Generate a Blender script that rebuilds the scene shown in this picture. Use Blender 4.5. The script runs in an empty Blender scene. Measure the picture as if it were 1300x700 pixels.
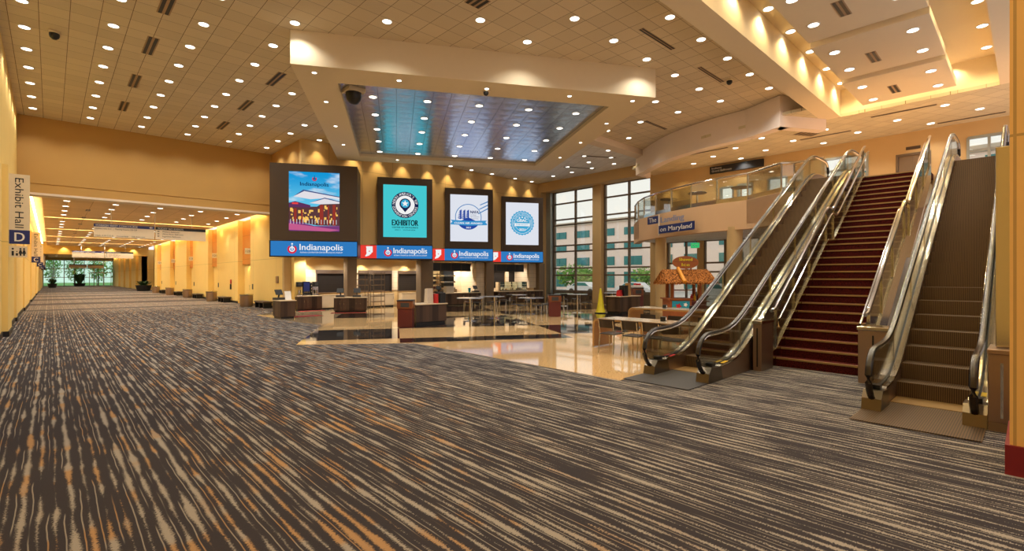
import bpy, bmesh, math, random
from mathutils import Vector, Matrix
random.seed(7)
scene = bpy.context.scene
COL = scene.collection

# ------------------------------------------------------------------ camera geometry (used to turn measured sightlines into places)
EYE = 1.8
T = math.radians(43.3); S_, C_ = math.sin(T), math.cos(T)
FPX, U0, V0 = 622.0, 650.0, 352.0
def ray(u, v):
    l = (u-U0)/FPX
    return (S_+C_*l, C_-S_*l, (V0-v)/FPX)
def at(u, v, z=0.0):
    d = ray(u, v); t = (z-EYE)/d[2]
    return (d[0]*t, d[1]*t)
def atx(u, v, x):
    d = ray(u, v); t = x/d[0]
    return (d[1]*t, EYE+d[2]*t)          # Y, Z on a plane of constant X
def aty(u, v, y):
    d = ray(u, v); t = y/d[1]
    return (d[0]*t, EYE+d[2]*t)          # X, Z on a plane of constant Y
CD = Vector((math.cos(math.radians(30)), -math.sin(math.radians(30)), 0))   # the hall's second grid, turned by 30 degrees
DD = Vector((math.sin(math.radians(30)), math.cos(math.radians(30)), 0))
R30 = -math.radians(30)

# ------------------------------------------------------------------ materials
def lin(c):
    c = c/255.0
    return c/12.92 if c <= .04045 else ((c+.055)/1.055)**2.4
def rgb(r, g, b): return (lin(r), lin(g), lin(b), 1.0)

class NT:
    def __init__(s, name):
        s.m = bpy.data.materials.new(name); s.m.use_nodes = True
        s.t = s.m.node_tree; s.t.nodes.clear()
        s.out = s.t.nodes.new('ShaderNodeOutputMaterial')
    def n(s, typ, **kw):
        nd = s.t.nodes.new(typ)
        for k, v in kw.items(): setattr(nd, k, v)
        return nd
    def put(s, sock, val):
        if isinstance(val, bpy.types.NodeSocket): s.t.links.new(val, sock)
        elif val is not None: sock.default_value = val
    def math(s, op, a, b=None, c=None, clamp=False):
        nd = s.n('ShaderNodeMath', operation=op); nd.use_clamp = clamp
        s.put(nd.inputs[0], a)
        if b is not None: s.put(nd.inputs[1], b)
        if c is not None: s.put(nd.inputs[2], c)
        return nd.outputs[0]
    def mix(s, f, a, b):
        nd = s.n('ShaderNodeMix', data_type='RGBA')
        s.put(nd.inputs[0], f); s.put(nd.inputs[6], a); s.put(nd.inputs[7], b)
        return nd.outputs[2]
    def pos(s):
        g = s.n('ShaderNodeNewGeometry'); x = s.n('ShaderNodeSeparateXYZ')
        s.t.links.new(g.outputs['Position'], x.inputs[0])
        return x.outputs[0], x.outputs[1], x.outputs[2]
    def objpos(s):
        g = s.n('ShaderNodeTexCoord'); x = s.n('ShaderNodeSeparateXYZ')
        s.t.links.new(g.outputs['Object'], x.inputs[0])
        return x.outputs[0], x.outputs[1], x.outputs[2]
    def vec(s, x, y, z=0.0):
        c = s.n('ShaderNodeCombineXYZ')
        s.put(c.inputs[0], x); s.put(c.inputs[1], y); s.put(c.inputs[2], z)
        return c.outputs[0]
    def noise(s, v, scale=1.0, detail=2.0, rough=.5):
        nd = s.n('ShaderNodeTexNoise'); s.put(nd.inputs['Vector'], v)
        nd.inputs['Scale'].default_value = scale; nd.inputs['Detail'].default_value = detail; nd.inputs['Roughness'].default_value = rough
        return nd.outputs[0]
    def ss(s, v, a, b):
        nd = s.n('ShaderNodeMapRange', interpolation_type='SMOOTHSTEP')
        s.put(nd.inputs[0], v); nd.inputs[1].default_value = a; nd.inputs[2].default_value = b
        return nd.outputs[0]
    def line(s, x, step, w, off=0.0):     # 1 on a joint line of width w every step
        a = s.math('ADD', x, off+1000*step)
        a = s.math('MODULO', a, step)
        return s.math('LESS_THAN', a, w)
    def bump(s, h, strength=.2, dist=.02):
        b = s.n('ShaderNodeBump'); s.put(b.inputs['Height'], h)
        b.inputs['Strength'].default_value = strength; b.inputs['Distance'].default_value = dist
        return b.outputs[0]
    def finish(s, color, rough=.6, metal=0.0, spec=.5, normal=None, emit=None, estr=0.0):
        p = s.n('ShaderNodeBsdfPrincipled')
        s.put(p.inputs['Base Color'], color); s.put(p.inputs['Roughness'], rough); s.put(p.inputs['Metallic'], metal)
        p.inputs['Specular IOR Level'].default_value = spec
        if normal is not None: s.t.links.new(normal, p.inputs['Normal'])
        if emit is not None:
            s.put(p.inputs['Emission Color'], emit); p.inputs['Emission Strength'].default_value = estr
        s.t.links.new(p.outputs[0], s.out.inputs[0])
        return s.m

def plain(name, c, rough=.6, metal=0.0, spec=.5, var=.06, vscale=6.0):
    n = NT(name); x, y, z = n.objpos()
    v = n.noise(n.vec(x, y, z), vscale, 3)
    c1 = tuple(k*(1-var) for k in c[:3])+(1,); c2 = tuple(min(1, k*(1+var)) for k in c[:3])+(1,)
    return n.finish(n.mix(v, c1, c2), rough, metal, spec)
def glow(name, c, strength=1.0):
    n = NT(name); e = n.n('ShaderNodeEmission'); e.inputs[0].default_value = c; e.inputs[1].default_value = strength
    n.t.links.new(e.outputs[0], n.out.inputs[0]); return n.m
def glassmat(name, tint=(1, 1, 1, 1), refl=.05, rough=.0):
    n = NT(name)
    tr = n.n('ShaderNodeBsdfTransparent'); tr.inputs[0].default_value = tint
    gl = n.n('ShaderNodeBsdfGlossy'); gl.inputs['Roughness'].default_value = rough
    lw = n.n('ShaderNodeLayerWeight'); lw.inputs[0].default_value = .25
    f = n.math('MULTIPLY_ADD', lw.outputs['Fresnel'], .6, refl, clamp=True)
    mx = n.n('ShaderNodeMixShader'); n.put(mx.inputs[0], f)
    n.t.links.new(tr.outputs[0], mx.inputs[1]); n.t.links.new(gl.outputs[0], mx.inputs[2])
    n.t.links.new(mx.outputs[0], n.out.inputs[0]); return n.m

M = {}
def carpet():
    n = NT('striped_carpet'); x, y, z = n.pos()
    wob = n.noise(n.vec(n.math('MULTIPLY', x, .9), n.math('MULTIPLY', y, .8)), 1.0, 2)
    wob2 = n.noise(n.vec(n.math('MULTIPLY', x, 7), n.math('MULTIPLY', y, 3.2)), 1.0, 1)
    fine = n.noise(n.vec(n.math('MULTIPLY', x, 45), n.math('MULTIPLY', y, 105)), 1.0, 3, .7)
    pile = n.noise(n.vec(x, y), 260, 2)
    xx = n.math('MULTIPLY_ADD', wob, .05, x); xx = n.math('MULTIPLY_ADD', wob2, .014, xx)
    u = n.math('DIVIDE', n.math('ADD', xx, 100.0), .094)
    cell = n.math('FLOOR', u); f = n.math('FRACT', u)
    tri = n.math('SUBTRACT', 1.0, n.math('ABSOLUTE', n.math('MULTIPLY_ADD', f, 2.0, -1.0)))
    wn = n.n('ShaderNodeTexWhiteNoise'); n.put(wn.inputs[0], n.vec(cell, 1.0))
    lng = n.noise(n.vec(n.math('MULTIPLY', cell, 7.31), n.math('MULTIPLY', y, 1.5)), 1.0, 2)
    v = n.math('ADD', tri, n.math('MULTIPLY', n.math('SUBTRACT', lng, .5), 1.9))
    v = n.math('ADD', v, n.math('MULTIPLY', n.math('SUBTRACT', fine, .5), 1.9))
    v = n.math('ADD', v, n.math('MULTIPLY', n.math('SUBTRACT', wn.outputs[0], .5), .35))
    m1 = n.ss(v, .70, .98)
    # a hair-thin line between the broad stripes
    t2 = n.math('ABSOLUTE', n.math('SUBTRACT', f, .04))
    m2 = n.math('MULTIPLY', n.math('LESS_THAN', n.math('ADD', t2, n.math('MULTIPLY', fine, .06)), .075), n.ss(n.noise(n.vec(n.math('MULTIPLY', cell, 3.7), n.math('MULTIPLY', y, .7), 5.0), 1.0, 1), .46, .52))
    orn = n.noise(n.vec(n.math('MULTIPLY', cell, 5.17), n.math('MULTIPLY', y, 1.25), 17.0), 1.0, 1)
    zone = n.ss(n.math('MULTIPLY_ADD', y, -.38, x), 3.2, .9)
    om = n.math('MULTIPLY', n.ss(n.math('MULTIPLY_ADD', fine, .12, orn), .58, .66), zone)
    light = n.mix(om, rgb(168, 160, 148), rgb(184, 142, 94))
    light = n.mix(n.math('MULTIPLY', pile, .5), light, rgb(120, 108, 98))
    dark = n.mix(pile, rgb(42, 40, 44), rgb(74, 69, 72))
    msk = n.math('MAXIMUM', m1, n.math('MULTIPLY', m2, .75))
    c = n.mix(msk, dark, light)
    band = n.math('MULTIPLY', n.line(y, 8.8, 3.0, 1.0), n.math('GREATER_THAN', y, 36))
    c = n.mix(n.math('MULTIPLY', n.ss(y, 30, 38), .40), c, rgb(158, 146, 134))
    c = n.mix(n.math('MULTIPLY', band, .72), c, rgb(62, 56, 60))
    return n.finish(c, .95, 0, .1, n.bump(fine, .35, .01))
M['carpet'] = carpet()

def terrazzo():
    n = NT('polished_terrazzo'); x, y, z = n.pos()
    c = n.math('ADD', n.math('MULTIPLY', x, CD.x), n.math('MULTIPLY', y, CD.y))
    d = n.math('ADD', n.math('MULTIPLY', x, DD.x), n.math('MULTIPLY', y, DD.y))
    cm = n.math('MODULO', n.math('ADD', c, 2.6+77), 7.7); dm = n.math('MODULO', n.math('ADD', d, -13.7+77), 7.8)
    cn = n.math('LESS_THAN', cm, 2.7); dn = n.math('LESS_THAN', dm, 2.85)
    same = n.math('COMPARE', cn, dn, .5)
    sp = n.noise(n.vec(x, y), 70, 2); sp2 = n.noise(n.vec(x, y), 34, 2)
    tan = n.mix(n.ss(sp, .40, .62), rgb(196, 156, 104), rgb(222, 192, 144))
    tan = n.mix(n.ss(sp2, .60, .66), tan, rgb(150, 108, 66))
    blk = n.mix(n.ss(sp, .55, .7), rgb(26, 25, 27), rgb(60, 58, 60))
    left = n.math('LESS_THAN', c, -2.6)
    tan = n.mix(left, tan, n.mix(sp, rgb(150, 128, 100), rgb(172, 150, 122)))
    same = n.math('MULTIPLY', same, n.math('SUBTRACT', 1.0, left))
    same = n.math('MULTIPLY', same, n.math('GREATER_THAN', d, 13.7))
    col = n.mix(same, tan, blk)
    rp = n.noise(n.vec(n.math('MULTIPLY', x, 1.2), n.math('MULTIPLY', y, 1.2)), 1.0, 1)
    return n.finish(col, .045, 0, 1.0, n.bump(rp, .012, .05))
M['terrazzo'] = terrazzo()

def tiles(name, base, linec, step=.615, w=.014, offx=0.0, offy=0.0, rot=False, rough=.8, step2=None):
    n = NT(name); x, y, z = n.pos()
    if rot:
        a = n.math('ADD', n.math('MULTIPLY', x, CD.x), n.math('MULTIPLY', y, CD.y))
        b = n.math('ADD', n.math('MULTIPLY', x, DD.x), n.math('MULTIPLY', y, DD.y))
        x, y = a, b
    l = n.math('MAXIMUM', n.line(x, step, w, offx), n.math('MULTIPLY', n.line(y, step2 or step, w, offy), .75))
    # each tile a touch lighter or darker
    fx = n.math('FLOOR', n.math('DIVIDE', n.math('ADD', x, offx+1000*step), step)); fy = n.math('FLOOR', n.math('DIVIDE', n.math('ADD', y, offy+1000*step), step))
    wn = n.n('ShaderNodeTexWhiteNoise'); n.put(wn.inputs[0], n.vec(fx, fy))
    sp = n.noise(n.vec(x, y), 45, 2)
    lo = tuple(k*.90 for k in base[:3])+(1,)
    c = n.mix(wn.outputs[0], lo, base)
    c = n.mix(n.math('MULTIPLY', sp, .18), c, linec)
    c = n.mix(l, c, linec)
    return n.finish(c, rough, 0, .2)
M['ceil'] = tiles('tan_ceiling_tile', rgb(232, 218, 194), rgb(120, 98, 76), offx=.235, offy=.1)
M['ceil_corr'] = tiles('corridor_ceiling_tile', rgb(232, 206, 172), rgb(140, 104, 70), step=.94, offx=.32)
M['ceil_white'] = tiles('white_ceiling_tile', rgb(246, 246, 248), rgb(170, 164, 160), rot=True, offx=.1)
M['ceil_up'] = tiles('upper_ceiling_tile', rgb(222, 210, 180), rgb(150, 130, 100), rot=True, offx=.3)

def wallmat(name, c, gx=None, gy=None, gz=None, rough=.6):
    """painted or panelled wall with fine joint lines; gx/gy/gz = (step, offset)"""
    n = NT(name); x, y, z = n.pos()
    v = n.noise(n.vec(x, y, z), 1.5, 3)
    lo = tuple(k*.94 for k in c[:3])+(1,)
    base = n.mix(v, lo, c); l = None
    for a, g in ((x, gx), (y, gy), (z, gz)):
        if g:
            q = n.line(a, g[0], .022, g[1]); l = q if l is None else n.math('MAXIMUM', l, q)
    if l is not None: base = n.mix(n.math('MULTIPLY', l, .6), base, tuple(k*.35 for k in c[:3])+(1,))
    return n.finish(base, rough, 0, .3)
M['wall_header'] = wallmat('ochre_wall_panel', rgb(198, 156, 90))
M['wall_yellow'] = wallmat('honey_wall_panel', rgb(242, 208, 126), gz=(50, 50-2.86), gy=(4.4, 1.2))
M['wall_screens'] = wallmat('honey_wall_squares', rgb(216, 182, 124), gx=(1.9, .55), gz=(50, 50-7.75))
M['wall_tan'] = wallmat('tan_wall', rgb(206, 174, 122))
M['wall_orange'] = wallmat('orange_veneer', rgb(214, 140, 58), gz=(1.6, .2))
M['pier'] = wallmat('amber_pier_panel', rgb(246, 194, 108), gz=(50, 50-3.08), gy=(.16, .06+.005))
M['fascia'] = wallmat('peach_fascia', rgb(222, 184, 142))
M['gypsum'] = plain('painted_gypsum', rgb(232, 216, 198), .75, 0, .2, .02)
M['gyp_side'] = plain('painted_gypsum_warm', rgb(236, 220, 190), .75, 0, .2, .02)
M['bluewhite'] = plain('soffit_paint', rgb(238, 224, 214), .7, 0, .2, .02)
M['base_red'] = plain('dark_red_base', rgb(124, 22, 28), .5)
M['base_black'] = plain('black_base', rgb(28, 24, 22), .5)
M['bronze'] = plain('dark_bronze', rgb(78, 64, 52), .45, .3, .5, .05)
M['bronze2'] = plain('taupe_bronze_cladding', rgb(128, 108, 86), .5, .1, .4, .06, 3)
M['black'] = plain('black_plastic', rgb(22, 22, 24), .4)
M['blackmat'] = plain('black_mat', rgb(36, 40, 48), .8)
M['darkgrey'] = plain('dark_grey', rgb(58, 56, 56), .5)
M['white'] = plain('white_paint', rgb(236, 232, 226), .5)
M['offwhite'] = plain('sign_cream', rgb(226, 208, 178), .5)
M['navy'] = plain('navy_sign', rgb(26, 40, 104), .4)
M['ink'] = plain('black_ink', rgb(20, 20, 26), .6)
M['silver'] = plain('silver_letter', rgb(150, 156, 186), .35, .1)
M['chrome'] = plain('chrome', rgb(208, 206, 202), .14, 1.0, .5, .03)
M['rubber'] = plain('black_rubber', rgb(34, 28, 26), .25, 0, .6)
M['gold'] = plain('brass_nosing', rgb(170, 138, 90), .4, .6)
M['yellow'] = plain('safety_yellow', rgb(226, 206, 40), .5)
M['yellow2'] = plain('warning_yellow', rgb(250, 205, 30), .5)
M['red'] = plain('red_plastic', rgb(190, 30, 34), .5)
M['redmat'] = plain('red_floor_mat', rgb(122, 22, 20), .9)
M['binred'] = plain('maroon_laminate', rgb(92, 34, 30), .4)
M['binwood'] = plain('brown_laminate', rgb(118, 66, 36), .4)
M['steelblue'] = plain('teal_object', rgb(30, 150, 180), .4)
M['tabletop'] = plain('pale_tabletop', rgb(176, 184, 200), .12, .2, .6)
M['bentwood'] = plain('bent_oak_veneer', rgb(176, 134, 78), .35, 0, .5, .08, 3)
M['benttop'] = plain('grey_oak_top', rgb(190, 172, 150), .15, 0, .6, .05, 3)
M['counter_top'] = plain('cream_countertop', rgb(214, 192, 158), .3)
M['foliage'] = plain('dark_leaves', rgb(44, 74, 36), .6, 0, .4, .4, 12)
M['treeleaf'] = plain('bright_leaves', rgb(112, 158, 70), .6, 0, .3, .4, 3)
M['trunk'] = plain('bark', rgb(90, 72, 56), .9)
M['thatch_wood'] = plain('cart_wood', rgb(150, 84, 40), .55, 0, .4, .15, 8)
M['bamboo'] = plain('bamboo', rgb(222, 146, 30), .45, 0, .5, .1, 6)
M['asphalt'] = plain('street_asphalt', rgb(190, 188, 186), .9)
M['facade'] = plain('pink_stone_facade', rgb(250, 230, 220), .8, 0, .2, .03, 1)
M['tealglass'] = plain('teal_window_glass', rgb(50, 128, 132), .15, .1, .6, .25, 1.2)
M['carwhite'] = plain('white_car_paint', rgb(222, 224, 228), .25)
M['carred'] = plain('red_car_paint', rgb(190, 50, 62), .25)
M['vent_frame'] = plain('vent_frame_paint', rgb(176, 150, 120), .7)
M['conc'] = plain('pale_stone', rgb(200, 186, 168), .8)
M['mullion'] = plain('bronze_mullion', rgb(116, 100, 84), .4, .3)
M['alum'] = plain('aluminium_frame', rgb(168, 176, 174), .35, .6)
M['glass'] = glassmat('clear_glass', (.92, .98, .97, 1), .03)
M['glass_teal'] = glassmat('teal_tinted_glass', (.90, .98, .97, 1), .04)
M['glass_rail'] = glassmat('balustrade_glass', (.93, .95, .90, 1), .07)
M['glass_corr'] = glassmat('green_tinted_glass', (.72, .95, .90, 1), .04)
M['lens'] = glow('lamp_lens', (1.0, .95, .82, 1), 6.0)
M['cove'] = glow('cove_tube', (1.0, .76, .34, 1), 20.0)
M['shutter'] = None
def shutter():
    n = NT('dark_roller_slats'); x, y, z = n.pos()
    l = n.line(z, .08, .02)
    return n.finish(n.mix(l, rgb(44, 36, 32), rgb(24, 20, 18)), .45, .3)
M['shutter'] = shutter()
def darkwood():
    n = NT('vertical_dark_walnut'); x, y, z = n.objpos()
    a = n.math('ADD', x, n.math('MULTIPLY', y, 1.0))
    pl = n.math('FLOOR', n.math('MULTIPLY', a, 7.0))
    wn = n.n('ShaderNodeTexWhiteNoise'); n.put(wn.inputs[0], n.vec(pl, 2.0))
    g = n.noise(n.vec(n.math('MULTIPLY', a, 40), n.math('MULTIPLY', z, 2.0), 0.0), 1, 3)
    c = n.mix(wn.outputs[0], rgb(52, 36, 28), rgb(104, 78, 60)); c = n.mix(n.math('MULTIPLY', g, .4), c, rgb(40, 28, 22))
    return n.finish(c, .4, 0, .4)
M['darkwood'] = darkwood()
def redcarpet():
    n = NT('speckled_red_carpet'); x, y, z = n.pos()
    s = n.noise(n.vec(x, y, z), 80, 2)
    return n.finish(n.mix(n.ss(s, .42, .62), rgb(50, 20, 20), rgb(104, 36, 32)), .95, 0, .1)
M['redcarpet'] = redcarpet()
def steel(name, c, rough, var=.12):
    n = NT(name); x, y, z = n.pos()
    w = n.noise(n.vec(n.math('MULTIPLY', x, .9), n.math('MULTIPLY', y, .9), n.math('MULTIPLY', z, .9)), 1.0, 2)
    lo = tuple(k*(1-var) for k in c[:3])+(1,)
    return n.finish(n.mix(w, lo, c), rough, 1.0, .5, n.bump(w, .02, .05))
M['steel'] = steel('brushed_steel', rgb(214, 206, 186), .15)
M['newel'] = steel('dark_newel_metal', rgb(120, 110, 98), .3)
M['steel_dull'] = steel('dull_steel_panel', rgb(168, 146, 130), .38)
M['steps'] = None
def stepmat():
    n = NT('ribbed_step_metal'); x, y, z = n.pos()
    l = n.line(y, .024, .009)
    return n.finish(n.mix(l, rgb(104, 82, 56), rgb(58, 44, 32)), .5, .5, .5)
M['steps'] = stepmat()
def metaltile():
    n = NT('burnished_metal_tile'); x, y, z = n.pos()
    a = n.math('ADD', n.math('MULTIPLY', x, CD.x), n.math('MULTIPLY', y, CD.y))
    b = n.math('ADD', n.math('MULTIPLY', x, DD.x), n.math('MULTIPLY', y, DD.y))
    st = .62
    pa = n.math('PINGPONG', n.math('ADD', a, 62.0), st/2); pb = n.math('PINGPONG', n.math('ADD', b, 62.0), st/2)
    h = n.math('MINIMUM', n.math('MULTIPLY', pa, 3.0), n.math('MULTIPLY', pb, 3.0))
    l = n.math('MAXIMUM', n.line(a, st, .014), n.line(b, st, .014))
    w = n.noise(n.vec(a, b), .8, 2)
    hh = n.math('ADD', n.ss(h, 0, .8), n.math('MULTIPLY', w, .06))
    return n.finish(n.mix(l, rgb(214, 222, 240), rgb(110, 114, 130)), .27, 1.0, .5, n.bump(hh, .10, .06))
M['metaltile'] = metaltile()
def thatch():
    n = NT('dry_thatch'); x, y, z = n.objpos()
    g = n.noise(n.vec(n.math('MULTIPLY', n.math('ADD', x, n.math('MULTIPLY', z, .35)), 30), n.math('MULTIPLY', y, 30), n.math('MULTIPLY', z, 5)), 1, 3)
    return n.finish(n.mix(n.ss(g, .38, .62), rgb(70, 36, 18), rgb(206, 132, 66)), .9, 0, .1, n.bump(g, .8, .05))
M['thatch'] = thatch()
def whitetile():
    n = NT('cream_wall_tile'); x, y, z = n.pos()
    l = n.math('MAXIMUM', n.line(x, .62, .012), n.line(z, .31, .012, .1))
    return n.finish(n.mix(l, rgb(216, 196, 168), rgb(160, 140, 116)), .3, 0, .5)
M['whitetile'] = whitetile()

# ------------------------------------------------------------------ geometry helpers
class MB:
    def __init__(s): s.v = []; s.f = []; s.mi = []; s.cur = 0
    def add(s, vs, fs, mi=None):
        o = len(s.v); s.v += [tuple(p) for p in vs]
        for f in fs: s.f.append(tuple(i+o for i in f)); s.mi.append(s.cur if mi is None else mi)
        return s
    def box(s, x0, x1, y0, y1, z0, z1, mi=None):
        vs = [(x0,y0,z0),(x1,y0,z0),(x1,y1,z0),(x0,y1,z0),(x0,y0,z1),(x1,y0,z1),(x1,y1,z1),(x0,y1,z1)]
        return s.add(vs, [(0,3,2,1),(4,5,6,7),(0,1,5,4),(1,2,6,5),(2,3,7,6),(3,0,4,7)], mi)
    def bar(s, p, q, w, h, mi=None):          # rectangular bar from p to q; w across, h up
        p, q = Vector(p), Vector(q); d = (q-p).normalized()
        a = d.cross(Vector((0,0,1)))
        if a.length < 1e-4: a = Vector((1,0,0))
        a.normalize(); b = a.cross(d).normalized()
        vs = [c+a*(i*w/2)+b*(j*h/2) for c in (p, q) for i, j in ((-1,-1),(1,-1),(1,1),(-1,1))]
        return s.add(vs, [(0,1,2,3),(7,6,5,4),(0,4,5,1),(1,5,6,2),(2,6,7,3),(3,7,4,0)], mi)
    def prism(s, poly, z0, z1, mi=None):       # polygon in XY
        n = len(poly); vs = [(x,y,z0) for x,y in poly]+[(x,y,z1) for x,y in poly]
        fs = [tuple(range(n))[::-1], tuple(range(n,2*n))]+[(i,(i+1)%n,n+(i+1)%n,n+i) for i in range(n)]
        return s.add(vs, fs, mi)
    def extr(s, prof, y0, y1, mi=None):        # polygon in XZ swept along Y
        n = len(prof); vs = [(x,y0,z) for x,z in prof]+[(x,y1,z) for x,z in prof]
        fs = [tuple(range(n)), tuple(range(n,2*n))[::-1]]+[(i,n+i,n+(i+1)%n,(i+1)%n) for i in range(n)]
        return s.add(vs, fs, mi)
    def strip(s, top, bot, y0, y1, mi=None):   # band between two XZ polylines of equal length, given a width in Y
        n = len(top)
        for i in range(n-1):
            a, b, c, d = top[i], top[i+1], bot[i+1], bot[i]
            vs = [(a[0],y0,a[1]),(b[0],y0,b[1]),(c[0],y0,c[1]),(d[0],y0,d[1]),(a[0],y1,a[1]),(b[0],y1,b[1]),(c[0],y1,c[1]),(d[0],y1,d[1])]
            s.add(vs, [(0,3,2,1),(4,5,6,7),(0,1,5,4),(3,7,6,2)]+([(0,4,7,3)] if i == 0 else [])+([(1,2,6,5)] if i == n-2 else []), mi)
        return s
    def tube(s, path, r, n=8, cap=True, mi=None, flat=1.0):
        P = [Vector(p) for p in path]; rings = []
        up = Vector((0,0,1))
        for i, p in enumerate(P):
            d = (P[min(i+1,len(P)-1)]-P[max(i-1,0)]).normalized()
            a = d.cross(up)
            if a.length < 1e-3: a = d.cross(Vector((1,0,0)))
            a.normalize(); b = a.cross(d).normalized()
            rings.append([p+a*(r*math.cos(2*math.pi*k/n))+b*(r*flat*math.sin(2*math.pi*k/n)) for k in range(n)])
        vs = [v for q in rings for v in q]; fs = []
        for i in range(len(P)-1):
            for k in range(n): fs.append((i*n+k, i*n+(k+1)%n, (i+1)*n+(k+1)%n, (i+1)*n+k))
        if cap: fs += [tuple(range(n))[::-1], tuple(range((len(P)-1)*n, len(P)*n))]
        return s.add(vs, fs, mi)
    def cyl(s, x, y, z0, z1, r, n=20, r2=None, mi=None):
        r2 = r if r2 is None else r2
        vs = [(x+r*math.cos(2*math.pi*k/n), y+r*math.sin(2*math.pi*k/n), z0) for k in range(n)]+[(x+r2*math.cos(2*math.pi*k/n), y+r2*math.sin(2*math.pi*k/n), z1) for k in range(n)]
        return s.add(vs, [tuple(range(n))[::-1], tuple(range(n,2*n))]+[(k,(k+1)%n,n+(k+1)%n,n+k) for k in range(n)], mi)
    def lathe(s, prof, x=0, y=0, n=20, mi=None):
        vs = []; fs = []
        for r, z in prof: vs += [(x+r*math.cos(2*math.pi*k/n), y+r*math.sin(2*math.pi*k/n), z) for k in range(n)]
        for i in range(len(prof)-1):
            for k in range(n): fs.append((i*n+k, i*n+(k+1)%n, (i+1)*n+(k+1)%n, (i+1)*n+k))
        fs += [tuple(range(n))[::-1], tuple(range((len(prof)-1)*n, len(prof)*n))]
        return s.add(vs, fs, mi)
    def ball(s, x, y, z, r, rz=None, n=12, mi=None):
        rz = r if rz is None else rz
        m = n//2
        return s.lathe([(max(.001, r*math.sin(math.pi*i/m)), z-rz*math.cos(math.pi*i/m)) for i in range(m+1)], x, y, n, mi)
    def xform(s, mat):
        s.v = [tuple(mat @ Vector(p)) for p in s.v]; return s
    def build(s, name, mats, parent=None, smooth=False, bevel=0, loc=None, rotz=0):
        me = bpy.data.meshes.new(name); me.from_pydata(s.v, [], s.f)
        if not isinstance(mats, (list, tuple)): mats = [mats]
        for m in mats: me.materials.append(m)
        if len(mats) > 1: me.polygons.foreach_set('material_index', s.mi)
        bm = bmesh.new(); bm.from_mesh(me); bmesh.ops.recalc_face_normals(bm, faces=bm.faces); bm.to_mesh(me); bm.free()
        if smooth:
            me.polygons.foreach_set('use_smooth', [True]*len(me.polygons))
            try: me.set_sharp_from_angle(angle=math.radians(40))
            except Exception: pass
        me.update()
        o = bpy.data.objects.new(name, me); COL.objects.link(o)
        if parent: o.parent = parent
        if loc: o.location = loc
        if rotz: o.rotation_euler = (0,0,rotz)
        if bevel:
            b = o.modifiers.new('edge', 'BEVEL'); b.width = bevel; b.segments = 2; b.limit_method = 'ANGLE'
        return o
def tag(o, label, cat, group=None):
    o['label'] = label; o['category'] = cat
    if group: o['group'] = group
    return o
def struct(o, label=None):
    o['kind'] = 'structure'
    if label: o['label'] = label
    return o
def thing(name, label, cat, loc=(0,0,0), rotz=0, group=None):
    o = bpy.data.objects.new(name, None); COL.objects.link(o); o.empty_display_size = .1
    o.location = loc; o.rotation_euler = (0,0,rotz)
    return tag(o, label, cat, group)
def dup(root, loc=None, rotz=None, label=None, group=None):
    def cp(o, par):
        c = o.copy(); COL.objects.link(c)
        if par: c.parent = par
        for k in list(o.children): cp(k, c)
        return c
    r = cp(root, None)
    if loc is not None: r.location = loc
    if rotz is not None: r.rotation_euler = (0,0,rotz)
    if label: r['label'] = label
    if group: r['group'] = group
    return r

# flat lettering as mesh --------------------------------------------------------
_tc = {}
def text_geo(txt, size=1.0):
    if txt not in _tc:
        cu = bpy.data.curves.new('lettering', 'FONT'); cu.body = txt; cu.size = 1.0; cu.resolution_u = 3
        ob = bpy.data.objects.new('lettering', cu); COL.objects.link(ob)
        dg = bpy.context.evaluated_depsgraph_get(); dg.update()
        me = bpy.data.meshes.new_from_object(ob.evaluated_get(dg))
        vs = [(v.co.x, v.co.y) for v in me.vertices]; fs = [tuple(p.vertices) for p in me.polygons]
        bpy.data.objects.remove(ob); bpy.data.curves.remove(cu); bpy.data.meshes.remove(me)
        _tc[txt] = (vs, fs)
    vs, fs = _tc[txt]
    return [(x*size, y*size) for x, y in vs], fs
def text_mb(mb, txt, x, z, w=None, h=None, y=0.0, align='C', bold=0.0, mi=None):
    """writes txt in the XZ plane facing -Y, fitted to height h (cap) and optionally width w, centred on x; z is the bottom"""
    vs, fs = text_geo(txt)
    if not vs: return
    x0 = min(p[0] for p in vs); x1 = max(p[0] for p in vs)
    zz0 = min(p[1] for p in vs); zz1 = max(p[1] for p in vs)
    zz0 = 0.0
    sz = (h or .1)/max(.01, zz1-zz0); sx = sz if w is None else w/(x1-x0)
    wd = (x1-x0)*sx
    ox = x-wd/2 if align == 'C' else x
    for q, dx in enumerate([0.0] if not bold else [-bold, 0.0, bold]):
        mb.add([(ox+(px-x0)*sx+dx, y-.0025*q, z+(pz-zz0)*sz) for px, pz in vs], fs, mi)
def ring_text(mb, txt, cx, cz, r, h, a0, a1, y=0.0, inward=False, mi=None):
    n = len(txt)
    for i, ch in enumerate(txt):
        if ch == ' ': continue
        vs, fs = text_geo(ch); a = math.radians(a0+(a1-a0)*(i/(n-1) if n > 1 else .5))
        x0 = (min(p[0] for p in vs)+max(p[0] for p in vs))/2; sz = h/.72
        rot = a-math.pi/2 if not inward else a+math.pi/2
        out = []
        for px, pz in vs:
            lx = (px-x0)*sz; lz = pz*sz-h/2
            gx = lx*math.cos(rot)-lz*math.sin(rot); gz = lx*math.sin(rot)+lz*math.cos(rot)
            out.append((cx+r*math.cos(a)+gx, y, cz+r*math.sin(a)+gz))
        mb.add(out, fs, mi)
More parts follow.
